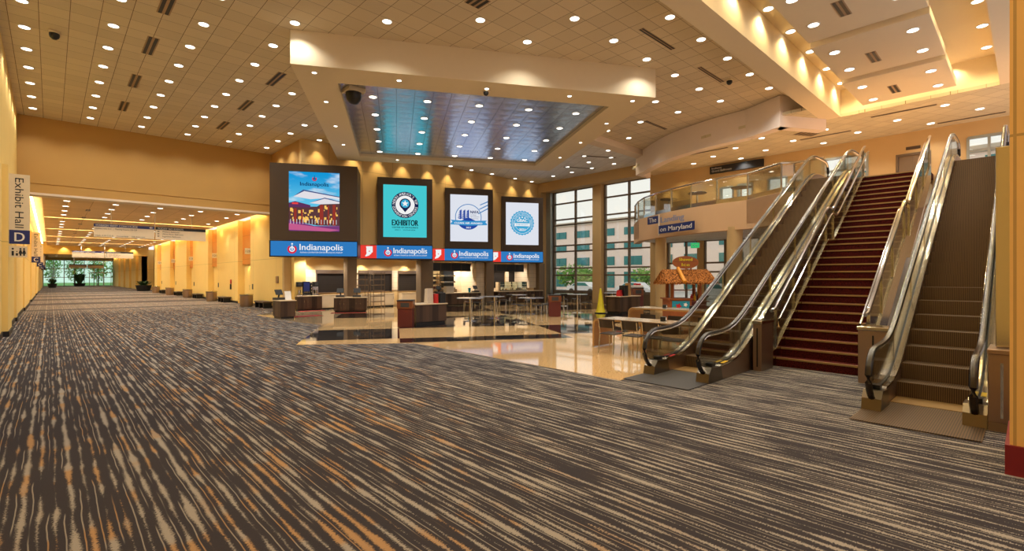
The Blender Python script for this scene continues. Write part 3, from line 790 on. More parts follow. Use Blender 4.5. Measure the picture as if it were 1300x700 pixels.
for i, (bx, by, bw) in enumerate(BXs):
    t = thing('display_board', labels[i], 'display screen', (bx,by,0), R30, 'displays above the food counters')
    sx0, sx1 = (bw*.21, bw*.79) if i == 0 else (bw*.105, bw*.893)
    sz0, sz1 = (4.13, 7.14) if i == 0 else (4.10, 7.12)
    casing(t, bw, BT, TOPZ, sx0, sx1, sz0, sz1)
    W, Hh = sx1-sx0, sz1-sz0; cx = (sx0+sx1)/2
    X = lambda f: sx0+W*f
    Zf = lambda f: sz0+Hh*f
    sm = [skyglow('dusk_sky', rgb(96,196,232), rgb(20,150,214), sz0+1.2, sz1), em('turq',(70,200,208)), em('paper',(222,226,236)), em('paper',(222,226,236))][i]
    m = MB(); m.box(sx0,sx1,.06,.12,sz0,sz1); sc = m.build('screen', sm, t)
    y = .055
    if i == 0:
        # a dusk street scene: plaza road, brick piers, lit windows and two long white roof canopies
        m = MB(); poly(m, [(X(0),Zf(0)),(X(1),Zf(0)),(X(1),Zf(.10)),(X(.5),Zf(.09)),(X(0),Zf(.20))], y); m.build('street', em('purple',(120,60,120)), sc)
        m = MB(); poly(m, [(X(0),Zf(.02)),(X(.8),Zf(0)),(X(1),Zf(.03)),(X(0),Zf(.13))], y-.002); m.build('street_glow', em('pinkroad',(196,92,140)), sc)
        m = MB(); poly(m, [(X(0),Zf(.18)),(X(.55),Zf(.10)),(X(1),Zf(.10)),(X(1),Zf(.48)),(X(.62),Zf(.46)),(X(.55),Zf(.42)),(X(0),Zf(.40))], y-.003); m.build('dark_facade', em('facdk',(92,58,60)), sc)
        m = MB(); poly(m, [(X(0),Zf(.40)),(X(0),Zf(.47)),(X(.12),Zf(.50)),(X(.42),Zf(.44)),(X(.42),Zf(.40))], y-.004); m.build('low_roof', em('lowroof',(96,50,92)), sc)
        m = MB(); poly(m, [(X(.06),Zf(.45)),(X(.18),Zf(.45)),(X(.18),Zf(.48)),(X(.06),Zf(.48))], y-.005); m.build('red_sign', em('redneon',(236,70,70)), sc)
        m = MB()
        rr = random.Random(3)
        for k in range(64):
            fx = rr.uniform(.02,.96); fz = rr.uniform(.14,.34) if fx < .6 else rr.uniform(.14,.42); w_ = rr.uniform(.015,.05); h_ = rr.uniform(.02,.06)
            if .60 < fx < .68 or .86 < fx+w_ < .92: continue
            poly(m, [(X(fx),Zf(fz)),(X(min(1,fx+w_)),Zf(fz)),(X(min(1,fx+w_)),Zf(fz+h_)),(X(fx),Zf(fz+h_))], y-.006-k*.0001)
        m.build('lit_window', em('amber',(250,196,96)), sc)
        m = MB()
        for fx, w_, f0, f1 in ((.60,.075,.10,.45),(.86,.06,.10,.46),(.10,.05,.15,.38),(.24,.03,.14,.36),(.76,.03,.10,.44)):
            poly(m, [(X(fx),Zf(f0)),(X(fx+w_),Zf(f0)),(X(fx+w_),Zf(f1)),(X(fx),Zf(f1))], y-.012)
            m.build('brick_pier', em('brick',(150,54,44)), sc); m = MB()
        m = MB(); poly(m, [(X(.09),Zf(.58)),(X(.28),Zf(.70)),(X(1),Zf(.60)),(X(1),Zf(.56)),(X(.70),Zf(.565)),(X(.42),Zf(.54))], y-.013)
        poly(m, [(X(.40),Zf(.475)),(X(.70),Zf(.575)),(X(1),Zf(.52)),(X(1),Zf(.48)),(X(.62),Zf(.46))], y-.014); m.build('white_canopy', em('canopy',(226,222,228)), sc)
        m = MB(); poly(m, [(X(.09),Zf(.58)),(X(.28),Zf(.70)),(X(1),Zf(.60)),(X(1),Zf(.585)),(X(.30),Zf(.675))], y-.015)
        poly(m, [(X(.40),Zf(.475)),(X(.70),Zf(.575)),(X(1),Zf(.52)),(X(1),Zf(.507)),(X(.70),Zf(.558))], y-.016); m.build('canopy_edge', em('canedge',(70,86,136)), sc)
        m = MB()
        for k in range(16): fx = .03+.06*k; m = MB(); poly(m, [(X(fx),Zf(.12)),(X(fx+.008),Zf(.12)),(X(fx+.008),Zf(.20)),(X(fx),Zf(.20))], y-.018); m.build('lamp_post', em('ewhite',(240,240,240)), sc)
        emblem(sc, cx, Zf(.885), .11, y-.02).build('emblem', em('enavy',(20,50,92)), sc)
        m = MB(); text_mb(m, 'Indianapolis', cx, Zf(.765), W*.56, .19, y-.02, bold=.006); m.build('lettering', em('enavy',(20,50,92)), sc)
    elif i == 1:
        ccx, ccz = cx, Zf(.62)
        m = MB(); disc(m, ccx, ccz, .76, y); m.build('seal_disc', em('sealnavy',(30,34,72)), sc)
        m = MB(); disc(m, ccx, ccz, .54, y-.003); m.build('seal_centre', em('ewhite',(240,240,240)), sc)
        m = MB(); ring_text(m, "NORTH AMERICA'S TOP", ccx, ccz, .65, .14, 172, 8, y-.004); ring_text(m, 'CONVENTION CENTERS', ccx, ccz, .65, .14, 192, 348, y-.004, True); m.build('lettering', em('ewhite',(240,240,240)), sc)
        m = MB(); disc(m, ccx, ccz+.06, .32, y-.005, 0, 32); poly(m, [(ccx-.25,ccz-.12),(ccx,ccz-.42),(ccx+.25,ccz-.12)], y-.005); m.build('map_pin', em('sealnavy',(30,34,72)), sc)
        m = MB(); disc(m, ccx, ccz+.08, .24, y-.007, 0, 28); m.build('pin_disc', em('pinblue',(60,170,210)), sc)
        m = MB(); st = []
        for k in range(10): a = math.pi/2+k*math.pi/5; r = .2 if k % 2 == 0 else .085; st.append((ccx+r*math.cos(a), ccz+.08+r*math.sin(a)))
        poly(m, st, y-.009); m.build('star', em('ewhite',(240,240,240)), sc)
        m = MB(); text_mb(m, 'EXHIBITOR', cx, Zf(.225), W*.60, .33, y, bold=.014); m.build('lettering', em('eink',(16,34,44)), sc); m = MB(); text_mb(m, 'CENTER OF EXCELLENCE', cx, Zf(.175), W*.60, .085, y, bold=.004); m.build('lettering', em('eink',(16,34,44)), sc); m = MB(); text_mb(m, '2021  WINNER', cx, Zf(.13), W*.48, .065, y); m.build('lettering', em('eink',(16,34,44)), sc)
    elif i == 2:
        ccx, ccz = cx-.05, Zf(.52)
        m = MB(); disc(m, ccx, ccz, .86, y, .815, 44, -32, 212); 
        for q in range(3):
            z0_ = Zf(.62+.075*q); poly(m, [(ccx+.62+.06*q,z0_-.04+.06*q),(ccx+.66+.06*q,z0_-.08+.06*q),(sx1,z0_+.26),(sx1,z0_+.33)], y)
        m.build('seal_outline', em('nblue',(46,124,186)), sc)
        m = MB(); disc(m, ccx, ccz, .80, y, 0, 30, 205, 335); m.build('seal_base', em('ndeep',(38,72,160)), sc)
        m = MB()
        for q in range(3):
            x0 = ccx-.62+.24*q
            for s_ in range(5): poly(m, [(x0-.05+.02*s_,ccz-.08+.11*s_),(x0+.10,ccz-.12+.11*s_),(x0+.10,ccz-.04+.11*s_),(x0-.05+.02*s_,ccz-.02+.11*s_)], y)
            poly(m, [(x0+.08,ccz-.14),(x0+.18,ccz-.10),(x0+.18,ccz+.50),(x0+.08,ccz+.44)], y-.001)
        m.build('filter_mark', em('ndeep',(38,72,160)), sc)
        m = MB(); text_mb(m, 'NAFA', ccx+.40, ccz+.26, .54, .18, y, bold=.008); m.build('lettering', em('eink2',(30,46,100)), sc)
        for k, s_ in enumerate(('NATIONAL','AIR FILTRATION','ASSOCIATION')): m = MB(); text_mb(m, s_, ccx+.12, ccz+.13-.12*k, None, .056, y, 'L'); m.build('lettering', em('eink2',(30,46,100)), sc)
        m = MB(); poly(m, [(sx0+.02,ccz-.42),(sx0+.14,ccz-.30),(sx0+.02,ccz-.18),(ccx,ccz-.24),(sx1-.06,ccz-.18),(sx1-.16,ccz-.30),(sx1-.04,ccz-.42),(sx1-.05,ccz-.48),(ccx,ccz-.54),(sx0+.02,ccz-.48)], y-.004); m.build('ribbon', em('ribbon',(58,148,204)), sc)
        m = MB(); text_mb(m, 'CLEAN AIR AWARD', ccx, ccz-.44, W*.74, .12, y-.007, bold=.005); text_mb(m, '2021', ccx, ccz-.72, .30, .11, y-.007, bold=.004); m.build('ribbon_lettering', em('ewhite',(240,240,240)), sc)
    else:
        ccx, ccz = cx, Zf(.52)
        m = MB(); disc(m, ccx, ccz, .86, y, 0, 144, 0, 360, None, .035, 24); m.build('seal', em('gblue',(64,164,208)), sc)
        m = MB(); disc(m, ccx, ccz, .76, y-.003, .735, 44); disc(m, ccx, ccz, .56, y-.003, .54, 40)
        for k in range(3):
            st = []; sx_, sz_ = ccx-.2+.2*k, ccz+.36+(.05 if k == 1 else 0)
            for q in range(10): a = math.pi/2+q*math.pi/5; r = .085 if q % 2 == 0 else .036; st.append((sx_+r*math.cos(a), sz_+r*math.sin(a)))
            poly(m, st, y-.004)
        ring_text(m, 'GLOBAL BIORISK ADVISORY COUNCIL', ccx, ccz, .645, .09, 205, -25, y-.004)
        text_mb(m, 'GBAC', ccx, ccz+.08, .80, .20, y-.004, bold=.01)
        poly(m, [(ccx-.56,ccz-.22),(ccx+.56,ccz-.22),(ccx+.56,ccz-.02),(ccx-.56,ccz-.02)], y-.004)
        text_mb(m, '2021', ccx, ccz-.56, .44, .17, y-.004, bold=.006); m.build('seal_lettering', em('ewhite',(240,240,240)), sc)
        m = MB(); text_mb(m, 'STAR FACILITY', ccx, ccz-.16, .92, .09, y-.006, bold=.003); m.build('bar_lettering', em('gblue',(64,164,208)), sc)
INDIANA = [(.12,.98),(.30,1.0),(.95,1.0),(.95,.42),(.80,.36),(.74,.24),(.62,.20),(.52,.10),(.36,.06),(.22,.02),(.02,.0),(.06,.12),(.16,.22),(.20,.36),(.16,.50),(.18,.80)]
bl = ['blue lit city banner under the leftmost dusk photo display, without a red end','blue and red lit city banner under the turquoise award display','blue and red lit city banner under the clean air award display','blue and red lit city banner under the scalloped seal display, farthest right']
for i, (bx, by, bw) in enumerate(BXs):
    t = thing('banner_display', bl[i], 'banner sign', (bx,by,0), R30, 'lit city banners below the displays')
    x0 = 0 if i == 0 else -.95
    m = MB(); bk = lambda c: max(.1, (25.76-by+.5*c)/.866)
    m.prism([(x0-.02,0),(bw+.02,0),(bw+.02,bk(bw)),(x0-.02,bk(x0))], BB, BT-.015); m.build('housing', M['black'], t)
    m = MB(); m.box(.05 if i == 0 else -.04,bw-.02,-.03,0,BB+.06,BT-.05); p = m.build('blue_panel', em('bannerblue',(48,122,190)), t)
    y = -.034; hb = BT-BB
    lx, tx0, tx1 = ((.25,.335,.83) if i == 0 else (.19,.29,.90))
    emblem(p, bw*lx, BB+hb*.46, hb*.26, y).build('emblem', em('ewhite',(240,240,240)), p)
    m = MB(); text_mb(m, 'Indianapolis', bw*(tx0+tx1)/2, BB+hb*.42, bw*(tx1-tx0), hb*.36, y, bold=.006); m.build('lettering', em('ewhite',(240,240,240)), p)
    m = MB(); text_mb(m, 'INDIANA CONVENTION CENTER & LUCAS OIL STADIUM', bw*(tx0+tx1)/2, BB+hb*.24, bw*(tx1-tx0)*.98, hb*.085, y); m.build('small_lettering', em('ewhite',(240,240,240)), p)
    if i:
        m = MB(); m.box(x0,-.04,-.03,0,BB+.06,BT-.05); p2 = m.build('red_panel', em('bannerred',(232,62,52)), t)
        m = MB(); poly(m, [(x0+.28+.44*a, BB+.16+.58*c) for a, c in INDIANA], y); p3 = m.build('state_outline', em('ewhite',(240,240,240)), p2)
        m = MB(); disc(m, x0+.52, BB+.46, .035, y-.004, 0, 14); m.build('dot', em('bannerred',(232,62,52)), p3)

# blade signs along the exhibit hall wall
def rot_text(txt, x, z, length, cap, y, mat, parent, name='lettering'):
    """reads downwards: rotated a quarter turn clockwise, starting at the top z"""
    m = MB(); text_mb(m, txt, 0, 0, length, cap, 0.0, 'L')
    m.v = [(x+pz, y, z-px) for px, py, pz in m.v]
    return m.build(name, mat, parent)
def blade(letter, Yp, label, xw=-.93, restroom=False):
    t = thing('blade_sign', label, 'sign', (xw,Yp,0), 0, 'exhibit hall blade signs')
    m = MB(); m.box(.0,.46,0,.06,3.27,5.02); b_ = m.build('sign_panel', M['offwhite'], t)
    rot_text('Exhibit Hall', .13, 4.90, 1.56, .19, -.004, M['ink'], b_)
    m = MB(); m.box(.0,.46,-.004,.064,2.84,3.27); q = m.build('letter_panel', M['navy'], t)
    m = MB(); text_mb(m, letter, .23, 2.92, .22, .27, -.008, bold=.006); m.build('letter', M['white'], q)
    if restroom:
        m = MB(); m.box(.0,.40,0,.05,2.42,2.77); r = m.build('restroom_panel', M['offwhite'], t)
        m = MB()
        for cx, dress in ((.08,False),(.17,False),(.25,True),(.33,True)):
            h_ = .11 if cx in (.17,) else .2
            disc(m, cx, 2.50+h_*.92, h_*.13, -.004, 0, 12)
            if dress: poly(m, [(cx-.045,2.53),(cx+.045,2.53),(cx+.02,2.65),(cx-.02,2.65)], -.004); poly(m, [(cx-.02,2.47),(cx+.02,2.47),(cx+.02,2.53),(cx-.02,2.53)], -.004)
            else: poly(m, [(cx-.025,2.47),(cx+.025,2.47),(cx+.025,2.47+h_*.72),(cx-.025,2.47+h_*.72)], -.004)
        m.build('pictogram', M['ink'], r)
blade('D', 21.75, 'vertical Exhibit Hall blade sign with a white D on navy and restroom symbols', restroom=True)
for Yp, lb in ((49.0,'nearest of the Exhibit Hall blade signs with a white C, beyond the D sign'),(67.5,'second Exhibit Hall blade sign with a white C, partly behind the first'),(84.0,'third Exhibit Hall blade sign with a white C, behind the second'),(102.0,'farthest tiny Exhibit Hall blade sign, low at the end of the row')):
    blade('C', Yp, lb, -.98)
# hanging wayfinding signs across the corridor
def hanging(Yp, x0, x1, z0, z1, label, txt=True):
    t = thing('hanging_sign', label, 'sign', (x0,Yp,0), 0, 'hanging corridor signs')
    w = x1-x0; h = z1-z0; xm = w*.515
    m = MB(); m.box(0,xm-.03,0,.08,z0,z1); a = m.build('sign_panel', M['offwhite'], t)
    m = MB(); m.box(xm+.03,w,0,.08,z0,z1); c = m.build('sign_panel', M['offwhite'], t)
    m = MB(); m.box(0,xm-.03,-.006,.086,z1-h*.23,z1); ha = m.build('header_strip', M['navy'], t)
    m = MB(); m.box(xm+.03,w,-.006,.086,z1-h*.23,z1); hc = m.build('header_strip', M['ink'], t)
    for xx in (w*.14,xm,w*.86):
        m = MB(); m.cyl(xx,.04,z1,5.56,.018,8); m.build('hanger_rod', M['white'], t)
    if txt:
        m = MB(); text_mb(m, 'WABASH WEST CONCOURSE', .06, z1-h*.19, xm*.68, h*.15, -.01, 'L'); m.build('lettering', M['white'], ha)
        m = MB(); poly(m, [(xm-.28,z1-h*.115),(xm-.18,z1-h*.18),(xm-.18,z1-h*.05)], -.01); poly(m, [(xm-.18,z1-h*.14),(xm-.10,z1-h*.14),(xm-.10,z1-h*.09),(xm-.18,z1-h*.09)], -.01); m.build('arrow', M['white'], ha)
        m = MB(); text_mb(m, 'Exhibit Halls A-C  |  Meeting Rooms 120-134', .08, z1-h*.42, xm*.66, h*.12, -.005, 'L'); text_mb(m, 'Halls A B C D E    Crossroads    500 Ballroom', .08, z0+h*.06, xm*.8, h*.10, -.005, 'L'); m.build('lettering', M['ink'], a)
        m = MB(); text_mb(m, 'TODAY NO EVENTS', xm+.12, z1-h*.19, w*.24, h*.14, -.01, 'L'); m.build('lettering', M['white'], hc)
        m = MB()
        for k, s_ in enumerate(('Wabash Ballroom','White River Ballroom','Sagamore Ballroom')):
            text_mb(m, s_, xm+.34, z1-h*(.42+.19*k), None, h*.11, -.005, 'L'); poly(m, [(xm+.12,z1-h*(.41+.19*k)),(xm+.24,z1-h*(.36+.19*k)),(xm+.12,z1-h*(.31+.19*k))], -.005)
        m.build('lettering', M['ink'], c)
hanging(34.4, 1.69, 6.87, 3.97, 4.68, 'long cream hanging sign with navy and black header strips, nearest in the corridor')
hanging(70.0, 1.69, 6.87, 3.90, 4.62, 'second long hanging sign with header strips, just before the corridor beam')
hanging(108.0, 2.2, 6.6, 3.3, 3.9, 'farthest plain hanging sign in front of the green glass end wall', False)
# room number flags on the hall doors
for s, num in zip(bays, ('120','121','122','123','124')):
    t = MB().box(RX-.32,RX+.06,s+.02,s+.05,3.28,3.66).build('room_sign', M['offwhite'])
    tag(t, 'cream room number flag %s on the yellow corridor wall' % num, 'sign', 'room number flags')
    m = MB(); text_mb(m, num, RX-.13, 3.40, .28, .14, s+.015); m.build('lettering', M['ink'], t)
# balcony sign in two raised panels
def along(p0, p1, name, label):
    d = Vector((p1[0]-p0[0], p1[1]-p0[1])); return thing(name, label, 'sign', (p0[0],p0[1],0), math.atan2(d.y,d.x))
pA, pB = (22.05,13.15), (20.86,10.1)
dv = Vector((pB[0]-pA[0], pB[1]-pA[1])).normalized(); nv = Vector((dv.y,-dv.x)); 
if nv.x > 0: nv = -nv
t = along((pA[0]+nv.x*.28,pA[1]+nv.y*.28),(pB[0]+nv.x*.28,pB[1]+nv.y*.28),'balcony_sign','raised sign reading The Landing on Maryland on the curved peach balcony front')
L = (Vector(pB)-Vector(pA)).length
m = MB(); m.box(.05,.85,0,.05,4.42,4.78); q = m.build('the_panel', M['navy'], t); m = MB(); text_mb(m, 'The', .45, 4.50, .56, .22, -.004, bold=.008); m.build('lettering', M['white'], q)
m = MB(); m.box(.90,L,0,.05,3.90,4.28); q = m.build('street_panel', M['navy'], t); m = MB(); text_mb(m, 'on Maryland', (.9+L)/2, 3.99, (L-.9)*.9, .21, -.004, bold=.008); m.build('lettering', M['white'], q)
m = MB(); m.box(.88,.91,0,.05,3.82,4.84); m.build('divider_bar', M['white'], t)
m = MB(); text_mb(m, 'Landing', 1.02, 4.42, 1.6, .27, 0.02, 'L', bold=.006); text_mb(m, 'Landing', 1.02, 4.42, 1.6, .27, 0.05, 'L', bold=.006); m.build('silver_lettering', M['silver'], t)
# black name sign on the upper back wall
t = thing('hanging_sign', 'long black sign with two lines of white lettering over the balcony', 'sign', (27.15,12.5,0), math.atan2(-1,0))
m = MB(); m.box(0,2.85,0,.12,7.62,8.02); q = m.build('sign_board', M['ink'], t)
m = MB(); text_mb(m, 'Indiana', .12, 7.86, .55, .10, -.004, 'L'); text_mb(m, 'Grand Ballroom', .12, 7.70, 1.1, .11, -.004, 'L'); m.build('lettering', M['white'], q)
# elevator at the head of the stairs
t = thing('elevator', 'brown elevator doors at the head of the red stairs', 'elevator', (27.4,3.55,F2))
m = MB(); m.box(-.03,.1,-.60,-.52,0,2.3); m.box(-.03,.1,.52,.60,0,2.3); m.box(-.03,.1,-.52,.52,2.2,2.3); m.build('door_frame', M['mullion'], t)
for s_ in (-1, 1):
    m = MB(); m.box(.03,.08,min(0,s_*.52),max(0,s_*.52)-.005,0,2.2); m.build('door_panel', M['bronze2'], t)
m = MB(); m.box(-.03,0,-.25,.25,2.45,2.58); m.build('number_plate', M['bronze'], t)

# =================================================================== ESCALATORS AND STAIRS
SL = math.tan(math.radians(30)); XA = 9.25; XB = XA+F2/SL
def sp(t, w=.22): return w*math.log1p(math.exp(t/w)) if t/w < 30 else t
def stepz(x): return SL*(sp(x-XA)-sp(x-XB))
def escalator(y0, label, stickers, clad=True):
    y1 = y0+1.215
    t = thing('escalator', label, 'escalator', (8.15,(y0+y1)/2,0), 0, 'escalators beside the red stairs')
    O = (8.15,(y0+y1)/2,0)
    def bd(m, name, mat, parent=t, **k):
        if parent is t: m.v = [(a-O[0],b-O[1],c) for a,b,c in m.v]
        else: m.v = [(a-O[0],b-O[1],c) for a,b,c in m.v]
        return m.build(name, mat, parent, **k)
    xs = [8.15+.2*i for i in range(56)]+[19.4]
    deck = lambda x: stepz(x)+.06+.20*min(1,(x-8.1)/.35)
    top = [(x,deck(x)) for x in xs]
    for s_, (a, b_) in enumerate(((y0,y0+.19),(y1-.19,y1))):
        m = MB(); m.strip(top, [(x,z-.035) for x, z in top], a, b_); bd(m, 'decking', M['steel'])
        yg = y0+.10 if s_ == 0 else y1-.10
        m = MB(); m.strip([(x,z+.012) for x, z in top[2:]], [(x,z-.01) for x, z in top[2:]], yg-.018, yg+.018); bd(m, 'glass_channel', M['black'])
        ya, yb = (y0,y0+.02) if s_ == 0 else (y1-.02,y1)
        m = MB(); m.strip([(x,z-.03) for x, z in top], [(x,max(0,stepz(x)-.8) if x < 19.2 else F2-.5) for x in xs], ya, yb); bd(m, 'outer_panel', M['steel_dull'])
        ya, yb = (y0+.17,y0+.19) if s_ == 0 else (y1-.19,y1-.17)
        m = MB(); m.strip([(x,z-.03) for x, z in top], [(x,stepz(x)-.05) for x in xs], ya, yb); bd(m, 'skirt', M['steel_dull'])
        yc = y0+.10 if s_ == 0 else y1-.10
        # glass balustrade with a rounded newel end
        gx = [7.96,8.0,8.06]+xs+[19.55,19.62]
        gt = []; gb = []
        for x in gx:
            zt = stepz(x)+.78; zb = stepz(x)+.2
            if x < 8.3: k_ = math.sqrt(max(0,1-((8.3-x)/.36)**2)); mid = .47; zt = mid+(.78-mid)*k_; zb = mid-(mid-.22)*k_
            if x > 19.3: k_ = math.sqrt(max(0,1-((x-19.3)/.34)**2)); mid = F2+.47; zt = mid+.31*k_; zb = mid-.25*k_
            gt.append((x,zt)); gb.append((x,zb))
        m = MB(); m.strip(gt, gb, yc-.006, yc+.006); g = bd(m, 'glass_balustrade', M['glass_rail'])
        for x in (9.6,11.2,12.8,14.4,16.0,17.6):
            m = MB(); m.bar((x,yc,stepz(x)+.24),(x,yc,stepz(x)+.77),.012,.02); bd(m, 'glass_joint', M['steel'], g)
        hp = []
        for a_ in range(-80, 91, 17):
            r = math.radians(a_+180 if False else a_)
            hp.append((8.30-.42*math.cos(math.radians(a_)), yc, .47+.36*math.sin(math.radians(a_))))
        hp = [(8.36,yc,.13)]+hp
        for x in [8.6+.25*i for i in range(43)]: hp.append((x,yc,stepz(x)+.83))
        for a_ in range(80,-81,-20): hp.append((19.22+.40*math.cos(math.radians(a_)), yc, F2+.47+.36*math.sin(math.radians(a_))))
        m = MB(); m.tube(hp, .042, 8, flat=.75); bd(m, 'handrail', M['rubber'], smooth=True)
        gp = [(p[0],p[1],p[2]-.035) for p in hp[9:-6]]
        m = MB(); m.tube(gp, .03, 6, flat=.8); bd(m, 'handrail_guide', M['chrome'], smooth=True)
        m = MB(); m.extr([(8.02,.0),(8.60,.0),(8.52,.24),(8.16,.26),(8.06,.16)], (y0-.01 if s_ == 0 else y1-.21), (y0+.21 if s_ == 0 else y1+.01)); nb = bd(m, 'newel_base', M['newel'])
        m = MB(); m.box(8.28,8.42,yc-.055,yc+.055,.24,.31); bd(m, 'handrail_inlet', M['black'], nb)
        if stickers[s_]:
            m = MB()
            m.extr([(8.70,deck(8.70)+.004),(8.90,deck(8.90)+.004),(8.90,deck(8.90)-.002),(8.70,deck(8.70)-.002)], yc-.07, yc+.07); bd(m, 'warning_sticker', M[stickers[s_]], nb)
    # moving steps, each one a tread with its riser
    x = 9.05; ya, yb = y0+.195, y1-.195
    nst = 22
    for k in range(nst):
        xa = XA-.02+.40*k; za = .231*(k+1)
        if za > F2+.01: break
        m = MB(); m.extr([(xa,za-.24),(xa+.03,za),(xa+.43,za),(xa+.43,za-.04),(xa+.10,za-.24)], ya, yb); bd(m, 'step', M['steps'])
    m = MB(); m.box(8.75,XA,ya,yb,.004,.02); bd(m, 'comb_plate', M['gold'])
    m = MB(); m.box(7.35,8.75,y0+.0,y1-.0,.004,.014); bd(m, 'landing_plate', M['steps'] if not clad else M['darkgrey'])
    m = MB(); m.box(XB,19.55,ya,yb,F2-.1,F2+.01); bd(m, 'upper_landing_plate', M['steel_dull'])
    m = MB(); m.strip([(x_,stepz(x_)-.28) for x_ in xs], [(x_,max(0,stepz(x_)-.8) if x_ < 19.2 else F2-.5) for x_ in xs], y0+.02, y1-.02); bd(m, 'truss_soffit', M['steel_dull'])
    return t
escalator(3.73, 'escalator on the left of the red stairs, reaching the food court floor', ('yellow2','red'), True)
escalator(.37, 'escalator on the right of the red stairs, next to the amber pier', ('yellow2',None), False)

SX, RISE, RUN = 10.69, F2/28, .27
noses = [(SX+RUN*k, RISE*(k+1)) for k in range(15)]
S2 = noses[-1][0]+.78
noses += [(S2+RUN*k, RISE*(16+k)) for k in range(13)]
sy0, sy1 = 2.06, 3.56
t = thing('staircase', 'wide staircase with dark red carpeted steps between the two escalators', 'staircase', (SX,(sy0+sy1)/2,0))
def sb(m, name, mat, parent=t, **k):
    m.v = [(a-SX,b-(sy0+sy1)/2,c) for a,b,c in m.v]; return m.build(name, mat, parent, **k)
for k, (x, z) in enumerate(noses):
    xe = (noses[k+1][0] if k+1 < len(noses) else 19.55)
    m = MB(); m.extr([(x+.02,z-RISE),(x,z),(xe+.02,z),(xe+.02,z-RISE)], sy0, sy1); stp = sb(m, 'stair_step', M['redcarpet'])
    m = MB(); m.box(x-.012,x+.035,sy0+.01,sy1-.01,z-.028,z+.006); sb(m, 'nosing', M['gold'], stp)
m = MB(); m.extr([(SX+.3,0),(SX+.3,.05),(18.6,4.6),(19.55,4.6),(19.55,4.0),(18.2,3.9),(12.5,0)], sy0+.02, sy1-.02); sb(m, 'stair_soffit', M['gyp_side'])
def nz(x):
    if x <= SX: return RISE
    if x <= noses[14][0]: return RISE+(x-SX)/RUN*RISE
    if x <= S2-RUN: return RISE*15
    return min(F2, RISE*15+(x-S2+RUN)/RUN*RISE)
xs = [SX-.15+.2*i for i in range(43)]; xs = [x for x in xs if x < S2+12*RUN+.25]
for s_, yy in ((-1,sy0-.03),(1,sy1+.03)):
    m = MB(); m.strip([(x,nz(x)+.14) for x in xs], [(x,max(0,nz(x)-.38)) for x in xs], yy-.03, yy+.03); st = sb(m, 'stringer', M['steel'])
    m = MB(); m.strip([(x,nz(x)+.80) for x in xs], [(x,nz(x)+.14) for x in xs], yy-.006, yy+.006); sb(m, 'glass_balustrade', M['glass_rail'])
    for x in [SX+.1, SX+1.2, SX+2.3, noses[14][0]-.1, S2-.25, S2+.9, S2+2.0, S2+3.1]:
        m = MB(); m.bar((x,yy-s_*0.0,nz(x)+.05),(x,yy,nz(x)+.93),.03,.05); sb(m, 'post', M['chrome'])
    r = [(x,yy,nz(x)+.95) for x in xs]
    m = MB(); m.tube(r, .036, 8); sb(m, 'top_rail', M['chrome'], smooth=True)
    inner = [(SX-.05,yy-s_*.10,nz(SX)+.62),(SX-.05,yy-s_*.10,nz(SX)+.78)]+[(x,yy-s_*.10,nz(x)+.78) for x in xs[1:]]
    m = MB(); m.tube(inner, .024, 8); sb(m, 'grab_rail', M['chrome'], smooth=True)
def newel(x0, x1, y0, y1, label):
    t = thing('newel_post', label, 'newel post', ((x0+x1)/2,(y0+y1)/2,0))
    a, b_ = (x1-x0)/2, (y1-y0)/2
    m = MB(); m.box(-a,a,-b_,b_,0,.90); m.build('body', M['steel_dull'], t, bevel=.006)
    m = MB(); m.box(-a-.006,-a+.01,-.012,.012,.08,.82); m.build('slot', M['black'], t)
    m = MB(); m.box(-a-.03,a+.03,-b_-.015,b_+.015,.90,.965); m.build('cap', M['steel'], t, bevel=.01)
    return t
newel(9.85,10.45,3.53,3.685,'steel newel block between the left escalator and the red stairs')
newel(10.0,10.45,1.61,2.03,'steel newel block between the red stairs and the right escalator')
t = thing('newel_post', 'brown steel end panel between the right escalator and the amber pier', 'newel post', (8.08,.255,0))
m = MB(); m.box(-.06,.5,-.115,.10,.10,.90); m.build('body', M['steel_dull'], t, bevel=.006)
m = MB(); m.box(-.09,.53,-.115,.108,.90,.955); m.build('cap', M['steel_dull'], t, bevel=.008)
m = MB(); m.box(-.065,.5,-.115,.10,0,.10); m.build('plinth', M['bronze2'], t)
m = MB(); m.box(-.068,-.06,-.03,-.005,.16,.80); m.build('slot', M['chrome'], t)
t = MB(); 
t.box(8.25,15.5,.13,.30,.96,3.36); t = tag(t.build('cladding_panel', M['steel'], bevel=.01), 'tall brushed steel panel rising behind the brown end panel by the amber pier', 'steel panel')

# balcony glass railing
path = bal+[endp]
t = thing('balcony_railing', 'curved glass balcony railing with steel posts and top rail', 'railing', (bal[0][0],bal[0][1],F2))
O = (bal[0][0],bal[0][1],F2)
def off(p, q=0): return (p[0]-O[0], p[1]-O[1])
full = [(19.95,5.05),(19.95,6.0)]+[(p[0]+.12,p[1]) for p in path]
def resample(P, step):
    out = [Vector(P[0])]; acc = 0
    for a, b_ in zip(P[:-1], P[1:]):
        a, b_ = Vector(a), Vector(b_); L_ = (b_-a).length; d = (b_-a)/L_; pos = step-acc
        while pos < L_: out.append(a+d*pos); pos += step
        acc = L_-(pos-step)
    out.append(Vector(P[-1])); return out
keys = [Vector(full[0]),Vector(full[1]),Vector(full[2]),Vector(full[3])]+resample(full[3:], 1.35)[1:]
for a, b_ in zip(keys[:-1], keys[1:]):
    A, B = off(a), off(b_)
    m = MB(); m.bar((A[0],A[1],.52),(B[0],B[1],.52),.016,.98); m.build('glass_panel', M['glass_rail'], t)
    m = MB(); m.bar((A[0],A[1],.09),(B[0],B[1],.09),.05,.20); m.build('base_strip', M['steel'], t)
